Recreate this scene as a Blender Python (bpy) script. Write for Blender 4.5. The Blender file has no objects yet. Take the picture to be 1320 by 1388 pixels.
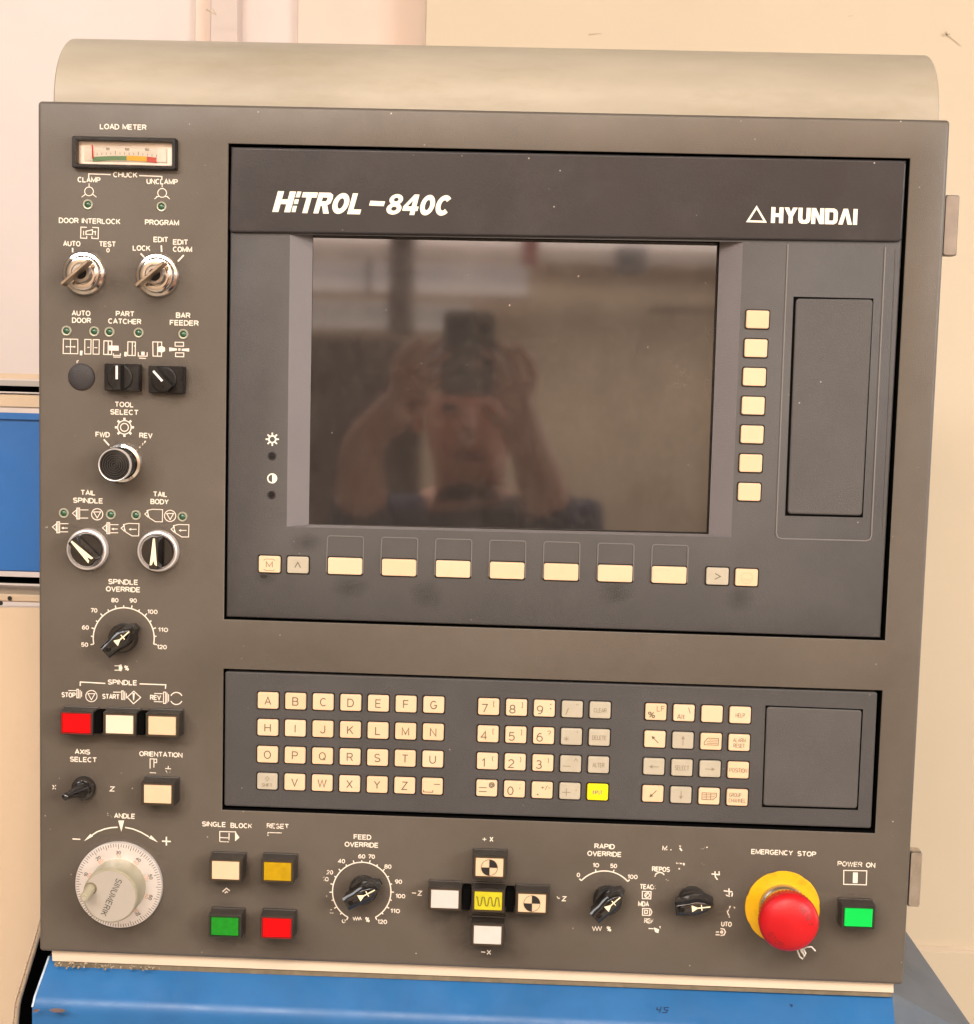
import bpy, bmesh, math, random
from mathutils import Vector, Matrix
random.seed(7)
sc = bpy.context.scene
col = sc.collection

# ------------------------------------------------------------------ camera
OX, OZ = -0.3228, 1.60                      # panel plane y = 0, top left corner of the panel at (OX, 0, OZ)
ROT = [[0.9990301, -0.0261702, 0.0354121], [0.0294918, 0.9948684, -0.0967837], [-0.0326975, 0.0977342, 0.9946753]]
FPX, CX, CY = 2100.0, 660.0, 694.0
def w_dir(v): return Vector((v[0], v[2], -v[1]))          # (u right, v down, w in) -> world
RIGHT, DOWN, FWD = (w_dir(r) for r in ROT)
CAM = Vector((0.365054 + OX, -1.116017, OZ - 0.175483))
cam_data = bpy.data.cameras.new('camera')
cam = bpy.data.objects.new('camera', cam_data); col.objects.link(cam)
cam.matrix_world = Matrix.Translation(CAM) @ Matrix((RIGHT, -DOWN, -FWD)).transposed().to_4x4()
cam_data.sensor_fit = 'VERTICAL'; cam_data.sensor_height = 36.0
cam_data.lens = FPX / 1388.0 * 36.0
cam_data.clip_start = 0.02; cam_data.clip_end = 60
sc.camera = cam

# ------------------------------------------------------------------ world and lamps
world = bpy.data.worlds.new("World"); sc.world = world; world.use_nodes = True
bg = world.node_tree.nodes['Background']
bg.inputs['Color'].default_value = (1.0, 0.945, 0.90, 1); bg.inputs['Strength'].default_value = 0.20
def area(name, loc, target, sx, sy, power, color):
    d = bpy.data.lights.new(name, 'AREA'); d.shape = 'RECTANGLE'; d.size = sx; d.size_y = sy
    d.energy = power; d.color = color
    o = bpy.data.objects.new(name, d); col.objects.link(o); o.location = loc
    o.rotation_euler = (Vector(target) - Vector(loc)).to_track_quat('-Z', 'Y').to_euler()
    return o
area('window_light', (2.6, -2.1, 2.15), (0, 0, 1.3), 1.3, 1.0, 98, (1.0, 0.968, 0.93))
area('knob_glint_light', (-2.1, -0.3, 2.75), (0.0, -0.1, 1.15), 0.9, 1.2, 20, (1.0, 0.975, 0.955))  # unseen lamp, placed for highlights on the knob flanks
area('edge_glint_light', (2.1, 0.25, 1.5), (0, 0.05, 1.35), 0.6, 1.7, 15, (1.0, 0.97, 0.95))  # unseen lamp, added for the bright line on the faceplate edge
area('front_light', (-1.1, -2.4, 2.7), (0, 0, 1.2), 1.6, 0.3, 58, (1.0, 0.945, 0.90))
area('back_wall_light', (-1.1, 0.65, 3.6), (-1.2, 1.5, 1.4), 2.0, 0.4, 7, (1.0, 0.93, 0.90))
area('hall_light', (0.3, -2.9, 3.9), (0.2, -4.2, 1.6), 3.0, 0.8, 470, (1.0, 0.90, 0.80))
sc.view_settings.view_transform = 'Standard'; sc.view_settings.look = 'None'
sc.view_settings.exposure = -0.36; sc.view_settings.gamma = 1.0

# ------------------------------------------------------------------ geometry of pixels and places
def ray(px, py):
    return (FWD + RIGHT * ((px - CX) / FPX) + DOWN * ((py - CY) / FPX))
def at(px, py, y=0.0):                       # the point of the plane y = const seen at this place of the photograph
    d = ray(px, py); return CAM + d * ((y - CAM.y) / d.y)
def P(px, py, h=0.0): return at(px, py, -h)
def crop(ox, oy, s): return lambda x, y: (ox + x / s, oy + y / s)
A = crop(40, 130, 4.714); B = crop(40, 400, 4.714); C3 = crop(40, 650, 4.714); D4 = crop(40, 900, 4.714)
E4 = crop(250, 1088, 4.4); F5 = crop(530, 1100, 5.077); G5 = crop(750, 1090, 5.077); H5 = crop(970, 1100, 4.889)
FD = crop(430, 1120, 9.4286); K3 = crop(60, 440, 6.286); W5 = crop(40, 1090, 5.077)
PX = 0.000526                                # metres per source pixel on the panel

# ------------------------------------------------------------------ materials
def mat(name, color, rough=0.5, metal=0.0, var=0.0, vscale=8.0, bump=0.0, bscale=400.0, spec=0.5,
        dirt=None, dirt_amt=0.0, dirt_scale=6.0, specks=0.0, emit=0.0, coat=0.0, ior=None, worn=0.0, aniso=None, rvar=0.0, orand=0.0):
    m = bpy.data.materials.new(name); m.use_nodes = True
    nt = m.node_tree; N = nt.nodes; L = nt.links
    b = N['Principled BSDF']
    b.inputs['Roughness'].default_value = rough; b.inputs['Metallic'].default_value = metal
    b.inputs['Specular IOR Level'].default_value = spec
    if ior: b.inputs['IOR'].default_value = ior
    if coat: b.inputs['Coat Weight'].default_value = coat; b.inputs['Coat Roughness'].default_value = 0.12
    geo = N.new('ShaderNodeNewGeometry')
    c = (*color, 1)
    sock = None
    def noise(scale, detail=4, rough_=0.6):
        n = N.new('ShaderNodeTexNoise'); n.inputs['Scale'].default_value = scale
        n.inputs['Detail'].default_value = detail; n.inputs['Roughness'].default_value = rough_
        if aniso:
            mp = N.new('ShaderNodeMapping'); mp.inputs['Scale'].default_value = aniso
            L.new(geo.outputs['Position'], mp.inputs['Vector']); L.new(mp.outputs['Vector'], n.inputs['Vector'])
        else: L.new(geo.outputs['Position'], n.inputs['Vector'])
        return n
    def ramp(src, p0, p1, v0=0.0, v1=1.0):
        r = N.new('ShaderNodeMapRange'); r.inputs['From Min'].default_value = p0; r.inputs['From Max'].default_value = p1
        r.inputs['To Min'].default_value = v0; r.inputs['To Max'].default_value = v1
        L.new(src, r.inputs['Value']); return r.outputs['Result']
    def mix(fac, a, b_):
        x = N.new('ShaderNodeMix'); x.data_type = 'RGBA'
        if fac is not None: L.new(fac, x.inputs['Factor'])
        for s, v in ((x.inputs['A'], a), (x.inputs['B'], b_)):
            if isinstance(v, tuple): s.default_value = v
            else: L.new(v, s)
        return x.outputs['Result']
    if var:
        lo = tuple(k * (1 - var) for k in color) + (1,); hi = tuple(min(1, k * (1 + var)) for k in color) + (1,)
        sock = mix(ramp(noise(vscale).outputs['Fac'], 0.3, 0.7), lo, hi)
    if dirt:
        sock = mix(ramp(noise(dirt_scale, 8, 0.7).outputs['Fac'], 0.5, 0.78, 0.0, dirt_amt), sock or c, (*dirt, 1))
    if specks:
        v = N.new('ShaderNodeTexVoronoi'); v.inputs['Scale'].default_value = 95; L.new(geo.outputs['Position'], v.inputs['Vector'])
        f1 = ramp(v.outputs['Distance'], 0.03, 0.07, 1.0, 0.0)
        f2 = ramp(noise(16, 3).outputs['Fac'], 0.55, 0.62, 0.0, specks)
        mu = N.new('ShaderNodeMath'); mu.operation = 'MULTIPLY'; L.new(f1, mu.inputs[0]); L.new(f2, mu.inputs[1])
        sock = mix(mu.outputs[0], sock or c, (0.62, 0.56, 0.48, 1))
    if orand:                                 # each piece a little more or less yellowed than the next
        oi = N.new('ShaderNodeObjectInfo')
        sock = mix(ramp(oi.outputs['Random'], 0.0, 1.0, 0.0, orand * 4), sock or c, (color[0] * 0.90, color[1] * 0.80, color[2] * 0.66, 1))
    if sock: L.new(sock, b.inputs['Base Color'])
    else: b.inputs['Base Color'].default_value = c
    if rvar:
        L.new(ramp(noise(30, 6, 0.7).outputs['Fac'], 0.35, 0.7, max(0.02, rough - rvar), rough + rvar), b.inputs['Roughness'])
    if bump:
        bp = N.new('ShaderNodeBump'); bp.inputs['Strength'].default_value = bump; bp.inputs['Distance'].default_value = 0.001
        L.new(noise(bscale, 3).outputs['Fac'], bp.inputs['Height']); L.new(bp.outputs['Normal'], b.inputs['Normal'])
    if emit:
        b.inputs['Emission Color'].default_value = c; b.inputs['Emission Strength'].default_value = emit
    if worn:
        t = N.new('ShaderNodeBsdfTransparent'); mx = N.new('ShaderNodeMixShader')
        L.new(ramp(noise(520, 3, 0.6).outputs['Fac'], worn - 0.03, worn + 0.03), mx.inputs['Fac'])
        L.new(t.outputs[0], mx.inputs[1]); L.new(b.outputs[0], mx.inputs[2])
        L.new(mx.outputs[0], N['Material Output'].inputs['Surface'])
    return m

M = {}
M['plate'] = mat('taupe_paint', (0.099, 0.0825, 0.067), 0.36, var=0.13, vscale=7, bump=0.22, bscale=1500, dirt=(0.072, 0.054, 0.040), dirt_amt=0.5, dirt_scale=9, specks=0.8, rvar=0.08)
M['header'] = mat('dark_satin_plastic', (0.026, 0.0225, 0.024), 0.40, spec=0.32, var=0.15, vscale=10, bump=0.08, bscale=700, specks=0.7, dirt=(0.075, 0.066, 0.064), dirt_amt=0.35, dirt_scale=13, rvar=0.1)
M['bezel'] = mat('textured_charcoal_plastic', (0.078, 0.0735, 0.073), 0.50, spec=0.4, var=0.10, vscale=9, bump=0.38, bscale=1700, specks=0.5, dirt=(0.045, 0.040, 0.042), dirt_amt=0.4, dirt_scale=14)
M['kbplate'] = mat('dark_keyboard_plastic', (0.060, 0.057, 0.057), 0.50, spec=0.4, var=0.12, vscale=11, bump=0.38, bscale=1700, specks=0.5, dirt=(0.05, 0.046, 0.045), dirt_amt=0.4, dirt_scale=14)
M['cheek'] = mat('textured_grey_plastic', (0.165, 0.150, 0.155), 0.46, var=0.06, bump=0.4, bscale=1500)
M['cover'] = mat('grained_cover_plastic', (0.076, 0.070, 0.068), 0.50, spec=0.4, var=0.08, vscale=20, bump=0.45, bscale=1800, specks=0.5)
M['black'] = mat('black_void', (0.004, 0.004, 0.004), 0.9, spec=0.0)
M['bpl'] = mat('black_plastic', (0.009, 0.008, 0.008), 0.34, spec=0.3, bump=0.15, bscale=700, rvar=0.1, dirt=(0.05, 0.045, 0.04), dirt_amt=0.5, dirt_scale=60)
M['ridge'] = mat('ridged_black_rubber', (0.035, 0.032, 0.030), 0.35)
M['plug'] = mat('dark_plug_plastic', (0.040, 0.036, 0.038), 0.5, spec=0.3, bump=0.4, bscale=1200)
M['bgloss'] = mat('glossy_black_plastic', (0.008, 0.007, 0.007), 0.14, ior=1.75, dirt=(0.05, 0.045, 0.04), dirt_amt=0.4, dirt_scale=60, rvar=0.06)
M['house'] = mat('button_housing_plastic', (0.028, 0.023, 0.019), 0.38, var=0.2, vscale=80, bump=0.2, bscale=600, dirt=(0.075, 0.06, 0.045), dirt_amt=0.5, dirt_scale=60)
M['chrome'] = mat('worn_chrome', (0.78, 0.74, 0.70), 0.13, 1.0, var=0.1, vscale=60, rvar=0.08)
M['steel'] = mat('dull_steel', (0.50, 0.46, 0.42), 0.34, 1.0, var=0.12, vscale=120, rvar=0.1)
M['hingep'] = mat('worn_grey_hinge', (0.27, 0.235, 0.21), 0.35, 0.5, var=0.12, vscale=60)
M['edge'] = mat('lit_charcoal_edge', (0.155, 0.146, 0.142), 0.5)  # lighter than the bezel: light caught by the ridges put into the colour
M['keymetal'] = mat('brass_key_metal', (0.34, 0.27, 0.20), 0.36, 1.0, var=0.2, vscale=200)
M['print'] = mat('cream_print', (0.78, 0.70, 0.60), 0.55)
M['worn'] = mat('worn_cream_print', (0.74, 0.66, 0.56), 0.55, worn=0.43)
M['verywornp'] = mat('flaking_cream_print', (0.74, 0.66, 0.56), 0.55, worn=0.56)
M['logo'] = mat('logo_print', (0.88, 0.80, 0.66), 0.45)
M['key'] = mat('ivory_key_plastic', (0.72, 0.515, 0.345), 0.42, var=0.04, vscale=60, orand=0.10, dirt=(0.58, 0.40, 0.24), dirt_amt=0.6, dirt_scale=60)
M['gkey'] = mat('grey_key_plastic', (0.43, 0.385, 0.30), 0.42, var=0.05, vscale=60, dirt=(0.36, 0.30, 0.22), dirt_amt=0.35, dirt_scale=90)
M['ykey'] = mat('yellow_key_plastic', (0.85, 0.68, 0.005), 0.40)
M['legend'] = mat('key_print', (0.105, 0.098, 0.062), 0.6)
M['glegend'] = mat('faded_key_print', (0.24, 0.205, 0.14), 0.6)
M['rlegend'] = mat('pink_key_print', (0.70, 0.38, 0.25), 0.6)
M['led'] = mat('green_led_lens', (0.022, 0.085, 0.042), 0.25, coat=0.5)
M['ledrim'] = mat('led_rim', (0.42, 0.41, 0.32), 0.35, 0.4)
M['b_red'] = mat('red_lens', (0.80, 0.002, 0.004), 0.4, spec=0.15, emit=0.12)
M['b_cream'] = mat('cream_lens', (0.64, 0.475, 0.31), 0.35, var=0.03, vscale=100)
M['b_white'] = mat('white_lens', (0.56, 0.53, 0.50), 0.35, var=0.03, vscale=100)
M['b_warm'] = mat('warm_white_lens', (0.70, 0.60, 0.46), 0.35)
M['b_amber'] = mat('amber_lens', (0.42, 0.255, 0.004), 0.35, spec=0.25, var=0.15, vscale=150)
M['b_green'] = mat('green_lens', (0.010, 0.22, 0.014), 0.35, spec=0.25, var=0.18, vscale=260)
M['b_lit'] = mat('lit_green_lens', (0.004, 0.52, 0.07), 0.4, spec=0.15, emit=0.12)
M['b_yellow'] = mat('yellow_lens', (0.52, 0.47, 0.02), 0.3, var=0.08, vscale=150)
M['rim_red'] = mat('red_rim', (0.20, 0.006, 0.006), 0.35); M['rim_dark'] = mat('dark_rim', (0.012, 0.02, 0.010), 0.35); M['rim_brown'] = mat('brown_rim', (0.055, 0.034, 0.016), 0.35)
M['ink'] = mat('black_ink', (0.012, 0.011, 0.010), 0.5)
M['oink'] = mat('olive_ink', (0.16, 0.13, 0.02), 0.5)
M['arrow'] = mat('ivory_arrow', (0.90, 0.80, 0.55), 0.4)
M['white'] = mat('white_plastic', (0.80, 0.77, 0.72), 0.4)
M['silver'] = mat('satin_aluminium', (0.84, 0.79, 0.77), 0.34, 0.6, var=0.05, vscale=40, rvar=0.08)
M['beigek'] = mat('grey_beige_plastic', (0.36, 0.325, 0.225), 0.38, var=0.05, vscale=50, dirt=(0.25, 0.21, 0.15), dirt_amt=0.4, dirt_scale=60)
M['beigec'] = mat('grey_knob_cap', (0.46, 0.425, 0.38), 0.34, 0.3, var=0.03)
M['ered'] = mat('red_mushroom_plastic', (0.48, 0.006, 0.010), 0.40, spec=0.35, var=0.08, vscale=40, bump=0.1, bscale=500, rvar=0.08)
M['eyel'] = mat('yellow_disc', (0.74, 0.40, 0.006), 0.36, dirt=(0.22, 0.12, 0.02), dirt_amt=0.8, dirt_scale=70)
M['engr'] = mat('engraved_red', (0.24, 0.008, 0.010), 0.5)
M['blue'] = mat('blue_enamel', (0.015, 0.115, 0.310), 0.45, var=0.10, vscale=14, dirt=(0.012, 0.07, 0.20), dirt_amt=0.35, dirt_scale=16, rvar=0.1)
M['blued'] = mat('blue_door_enamel', (0.022, 0.140, 0.440), 0.42, var=0.08, vscale=14, rvar=0.1)
M['paleblue'] = mat('pale_blue_highlight', (0.42, 0.50, 0.60), 0.5, var=0.25, vscale=90)  # pale tone is the edge highlight put into the colour
M['slate'] = mat('shaded_blue_enamel', (0.075, 0.090, 0.112), 0.5, var=0.2, vscale=18, dirt=(0.17, 0.165, 0.16), dirt_amt=0.4, dirt_scale=14)  # the blue enamel with its shade put into the colour
M['beige'] = mat('beige_machine_paint', (0.60, 0.47, 0.335), 0.42, var=0.05, vscale=6, dirt=(0.42, 0.31, 0.21), dirt_amt=0.35, dirt_scale=12)
M['hood'] = mat('beige_hood_paint', (0.345, 0.30, 0.23), 0.5, var=0.12, vscale=8, dirt=(0.24, 0.20, 0.125), dirt_amt=0.8, dirt_scale=7, aniso=(0.6, 2, 2), rvar=0.08)
M['flange'] = mat('cream_flange_paint', (0.66, 0.54, 0.41), 0.4, var=0.03)
M['gasket'] = mat('olive_gasket', (0.17, 0.135, 0.085), 0.7, var=0.2, vscale=90)
M['seal'] = mat('crumbling_sealant', (0.36, 0.29, 0.20), 0.9, var=0.6, vscale=330, bump=1.0, bscale=700)
M['rail'] = mat('grey_rail', (0.42, 0.41, 0.40), 0.35, 0.4)
M['chip'] = mat('chipped_paint', (0.20, 0.13, 0.085), 0.8, var=0.6, vscale=300)
M['wall'] = mat('cream_wall_paint', (0.62, 0.525, 0.39), 0.7, var=0.025, vscale=3, bump=0.2, bscale=60, dirt=(0.56, 0.465, 0.33), dirt_amt=0.25, dirt_scale=3)
M['wallpale'] = mat('lit_pale_wall', (0.72, 0.64, 0.61), 0.7, var=0.03, vscale=4)  # bright light on the left wall put into a paler colour
M['wallpink'] = mat('lit_pink_wall', (0.75, 0.61, 0.52), 0.7, var=0.03, vscale=4)  # slightly pinker stretch of that wall, its brightness also in the colour
M['mauve'] = mat('mauve_frame_paint', (0.62, 0.52, 0.47), 0.6)
M['mark'] = mat('rust_mark', (0.48, 0.39, 0.28), 0.8)
M['scribble'] = mat('navy_marker', (0.01, 0.025, 0.08), 0.5)
M['rust'] = mat('rust_chip', (0.11, 0.07, 0.065), 0.8, var=0.4, vscale=200)
M['skin'] = mat('skin', (0.78, 0.40, 0.29), 0.5, var=0.1, vscale=20)
M['navy'] = mat('navy_cloth', (0.028, 0.034, 0.072), 0.9, var=0.5, vscale=16)
M['trouser'] = mat('dark_trousers', (0.03, 0.03, 0.035), 0.9)
M['hair'] = mat('dark_hair', (0.03, 0.02, 0.015), 0.7)
M['phone'] = mat('phone_shell', (0.07, 0.07, 0.085), 0.4)
M['bwall'] = mat('hall_wall_paint', (0.66, 0.50, 0.36), 0.8, var=0.12, vscale=1.5)
M['bwin'] = mat('bright_window_glass', (1.0, 0.86, 0.80), 0.5, emit=1.3)
M['dkst'] = mat('dark_brown_steel', (0.10, 0.065, 0.055), 0.6)
M['redp'] = mat('red_tank_paint', (0.40, 0.03, 0.04), 0.5)
M['greyp'] = mat('grey_box_paint', (0.11, 0.11, 0.125), 0.6)
M['floor'] = mat('concrete_floor', (0.30, 0.26, 0.21), 0.6, var=0.15, vscale=3)

# screen glass: dark glossy glass with a thin uneven film of dust and wipe marks
def glass_mat():
    m = bpy.data.materials.new('dusty_screen_glass'); m.use_nodes = True
    nt = m.node_tree; N = nt.nodes; L = nt.links; b = N['Principled BSDF']
    geo = N.new('ShaderNodeNewGeometry')
    mp = N.new('ShaderNodeMapping'); mp.inputs['Scale'].default_value = (12, 1, 7); L.new(geo.outputs['Position'], mp.inputs['Vector'])
    n = N.new('ShaderNodeTexNoise'); n.inputs['Scale'].default_value = 4; n.inputs['Detail'].default_value = 6; L.new(mp.outputs[0], n.inputs['Vector'])
    n2 = N.new('ShaderNodeTexNoise'); n2.inputs['Scale'].default_value = 9; n2.inputs['Detail'].default_value = 8; L.new(geo.outputs['Position'], n2.inputs['Vector'])
    a = N.new('ShaderNodeMath'); a.operation = 'MULTIPLY'; L.new(n.outputs['Fac'], a.inputs[0]); L.new(n2.outputs['Fac'], a.inputs[1])
    r = N.new('ShaderNodeMapRange'); r.inputs['From Min'].default_value = 0.12; r.inputs['From Max'].default_value = 0.42; L.new(a.outputs[0], r.inputs['Value'])
    x = N.new('ShaderNodeMix'); x.data_type = 'RGBA'; L.new(r.outputs[0], x.inputs['Factor'])
    x.inputs['A'].default_value = (0.022, 0.019, 0.018, 1); x.inputs['B'].default_value = (0.042, 0.036, 0.032, 1)
    v = N.new('ShaderNodeTexVoronoi'); v.inputs['Scale'].default_value = 85; L.new(geo.outputs['Position'], v.inputs['Vector'])
    r3 = N.new('ShaderNodeMapRange'); r3.inputs['From Min'].default_value = 0.03; r3.inputs['From Max'].default_value = 0.06
    r3.inputs['To Min'].default_value = 1; r3.inputs['To Max'].default_value = 0; L.new(v.outputs['Distance'], r3.inputs['Value'])
    n3 = N.new('ShaderNodeTexNoise'); n3.inputs['Scale'].default_value = 21; L.new(geo.outputs['Position'], n3.inputs['Vector'])
    r4 = N.new('ShaderNodeMapRange'); r4.inputs['From Min'].default_value = 0.56; r4.inputs['From Max'].default_value = 0.6; L.new(n3.outputs['Fac'], r4.inputs['Value'])
    mm = N.new('ShaderNodeMath'); mm.operation = 'MULTIPLY'; L.new(r3.outputs[0], mm.inputs[0]); L.new(r4.outputs[0], mm.inputs[1])
    y = N.new('ShaderNodeMix'); y.data_type = 'RGBA'; L.new(mm.outputs[0], y.inputs['Factor']); L.new(x.outputs['Result'], y.inputs['A'])
    y.inputs['B'].default_value = (0.45, 0.38, 0.33, 1)
    n5 = N.new('ShaderNodeTexNoise'); n5.inputs['Scale'].default_value = 160; n5.inputs['Detail'].default_value = 5; n5.inputs['Roughness'].default_value = 0.75; L.new(geo.outputs['Position'], n5.inputs['Vector'])
    r5 = N.new('ShaderNodeMapRange'); r5.inputs['From Min'].default_value = 0.45; r5.inputs['From Max'].default_value = 0.75; r5.inputs['To Max'].default_value = 0.045; L.new(n5.outputs['Fac'], r5.inputs['Value'])
    n6 = N.new('ShaderNodeTexNoise'); n6.inputs['Scale'].default_value = 7; n6.inputs['Detail'].default_value = 4; L.new(geo.outputs['Position'], n6.inputs['Vector'])
    m6 = N.new('ShaderNodeMath'); m6.operation = 'MULTIPLY'; L.new(r5.outputs[0], m6.inputs[0]); L.new(n6.outputs['Fac'], m6.inputs[1])
    z = N.new('ShaderNodeMix'); z.data_type = 'RGBA'; L.new(m6.outputs[0], z.inputs['Factor']); L.new(y.outputs['Result'], z.inputs['A']); z.inputs['B'].default_value = (0.75, 0.65, 0.56, 1); y = z
    L.new(y.outputs['Result'], b.inputs['Base Color'])
    r2 = N.new('ShaderNodeMapRange'); r2.inputs['To Min'].default_value = 0.04; r2.inputs['To Max'].default_value = 0.08; L.new(a.outputs[0], r2.inputs['Value'])
    L.new(r2.outputs[0], b.inputs['Roughness'])
    b.inputs['IOR'].default_value = 2.05
    return m
M['glass'] = glass_mat()

# ------------------------------------------------------------------ mesh building (local frame: a right, b up, h towards the viewer)
class MB:
    def __init__(s): s.v = []; s.f = []; s.mi = []
    def add(s, verts, faces, mi=0):
        o = len(s.v); s.v += [Vector(v) for v in verts]
        for f in faces: s.f.append([i + o for i in f]); s.mi.append(mi)
        return s
    def loft(s, rings, cap0=False, cap1=True, mi=0, close=True):    # rings: [(points (a, b), h)]; h may be one number
        n = len(rings[0][0]); vs = []; fs = []
        for pts, h in rings:
            for (a, b) in pts: vs.append((a, -h, b))
        for r in range(len(rings) - 1):
            for i in range(n if close else n - 1):
                j = (i + 1) % n
                fs.append([r * n + i, r * n + j, (r + 1) * n + j, (r + 1) * n + i])
        if cap0: fs.append(list(range(n))[::-1])
        if cap1: fs.append([(len(rings) - 1) * n + i for i in range(n)])
        return s.add(vs, fs, mi)
    def box(s, a0, a1, b0, b1, h0, h1, mi=0):
        p = [(a0, b0), (a1, b0), (a1, b1), (a0, b1)]
        return s.loft([(p, h0), (p, h1)], True, True, mi)
    def ribbon(s, pts, w, h=0.0, closed=False, thick=0.0, mi=0, ml=0.45):   # mitred flat line
        n = len(pts); V = [Vector(p) for p in pts]; L_ = []; R_ = []
        for i in range(n):
            if closed: a, b, c = V[i - 1], V[i], V[(i + 1) % n]
            else: a, b, c = V[max(i - 1, 0)], V[i], V[min(i + 1, n - 1)]
            d1 = (b - a); d2 = (c - b)
            if d1.length < 1e-9: d1 = d2
            if d2.length < 1e-9: d2 = d1
            d1 = d1.normalized(); d2 = d2.normalized()
            n1 = Vector((-d1.y, d1.x)); n2 = Vector((-d2.y, d2.x)); m = n1 + n2
            if m.length < 1e-6: m = n1
            m.normalize(); k = 1.0 / max(ml, m.dot(n1)); o = m * (w / 2 * k)
            L_.append(b + o); R_.append(b - o)
        rz = 0.0000025
        vs = [(p.x, -h - i * rz, p.y) for i, p in enumerate(L_)] + [(p.x, -h - i * rz, p.y) for i, p in enumerate(R_)]
        fs = []
        m_ = n if closed else n - 1
        for i in range(m_):
            j = (i + 1) % n; fs.append([i, j, n + j, n + i])
        if thick:
            o = 2 * n
            vs += [(p.x, -h + thick, p.y) for p in L_] + [(p.x, -h + thick, p.y) for p in R_]
            for i in range(m_):
                j = (i + 1) % n
                fs.append([i, j, o + j, o + i]); fs.append([n + i, n + j, o + n + j, o + n + i])
            if not closed:
                fs.append([0, n, o + n, o]); fs.append([n - 1, 2 * n - 1, o + 2 * n - 1, o + n - 1])
        return s.add(vs, fs, mi)
    def poly(s, pts, h=0.0, mi=0):
        return s.add([(a, -h, b) for a, b in pts], [list(range(len(pts)))], mi)
    def tube(s, pts, r, n=10, mi=0):                               # 3-D points, radius per point or one
        P_ = [Vector(p) for p in pts]; rs = r if isinstance(r, (list, tuple)) else [r] * len(P_)
        vs = []; fs = []; up = Vector((0.3, 0.2, 0.93))
        for i, p in enumerate(P_):
            t = (P_[min(i + 1, len(P_) - 1)] - P_[max(i - 1, 0)]).normalized()
            x = t.cross(up)
            if x.length < 1e-3: x = t.cross(Vector((1, 0, 0)))
            x.normalize(); y = t.cross(x)
            for k in range(n):
                a = 2 * math.pi * k / n; vs.append(p + (x * math.cos(a) + y * math.sin(a)) * rs[i])
        for i in range(len(P_) - 1):
            for k in range(n):
                j = (k + 1) % n; fs.append([i * n + k, i * n + j, (i + 1) * n + j, (i + 1) * n + k])
        fs.append(list(range(n))[::-1]); fs.append([(len(P_) - 1) * n + k for k in range(n)])
        return s.add(vs, fs, mi)
    def mesh(s, name, mats, smooth=30, recalc=True):
        me = bpy.data.meshes.new(name); me.from_pydata([tuple(v) for v in s.v], [], s.f)
        for m in mats: me.materials.append(m)
        for p, i in zip(me.polygons, s.mi): p.material_index = i
        if recalc:
            bm = bmesh.new(); bm.from_mesh(me); bmesh.ops.recalc_face_normals(bm, faces=bm.faces); bm.to_mesh(me); bm.free()
        if smooth:
            for p in me.polygons: p.use_smooth = True
            me.set_sharp_from_angle(angle=math.radians(smooth))
        return me

WL = {}                                       # world place of each unrotated object
def link(name, data, loc=(0, 0, 0), parent=None, label=None, cat=None, group=None, kind=None):
    o = bpy.data.objects.new(name, data); col.objects.link(o)
    loc = Vector(loc); WL[o.name] = loc
    if parent: o.parent = parent; o.location = loc - WL[parent.name]
    else: o.location = loc
    for k, v in (('label', label), ('category', cat), ('group', group), ('kind', kind)):
        if v: o[k] = v
    return o
def part(name, mb, mats, loc, parent, smooth=30, label=None, **kw):
    if not isinstance(mats, (list, tuple)): mats = [mats]
    return link(name, mb.mesh(name, mats, smooth), loc, parent, label, **kw)

def circ(r, n=40, cx=0, cy=0, ph=0): return [(cx + r * math.cos(2 * math.pi * i / n + ph), cy + r * math.sin(2 * math.pi * i / n + ph)) for i in range(n)]
def rr(w, h, r, n=4, cx=0, cy=0):
    o = []
    for qx, qy, a0 in ((1, 1, 0), (-1, 1, 90), (-1, -1, 180), (1, -1, 270)):
        for i in range(n + 1):
            a = math.radians(a0 + 90 * i / n)
            o.append((cx + qx * (w / 2 - r) + r * math.cos(a), cy + qy * (h / 2 - r) + r * math.sin(a)))
    return o
def lathe(mb, prof, n=48, cx=0, cy=0, cap0=False, cap1=True, mi=0):
    return mb.loft([(circ(r, n, cx, cy), h) for r, h in prof], cap0, cap1, mi)
def rot2(pts, deg):
    c, s_ = math.cos(math.radians(deg)), math.sin(math.radians(deg)); return [(x * c - y * s_, x * s_ + y * c) for x, y in pts]

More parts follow.
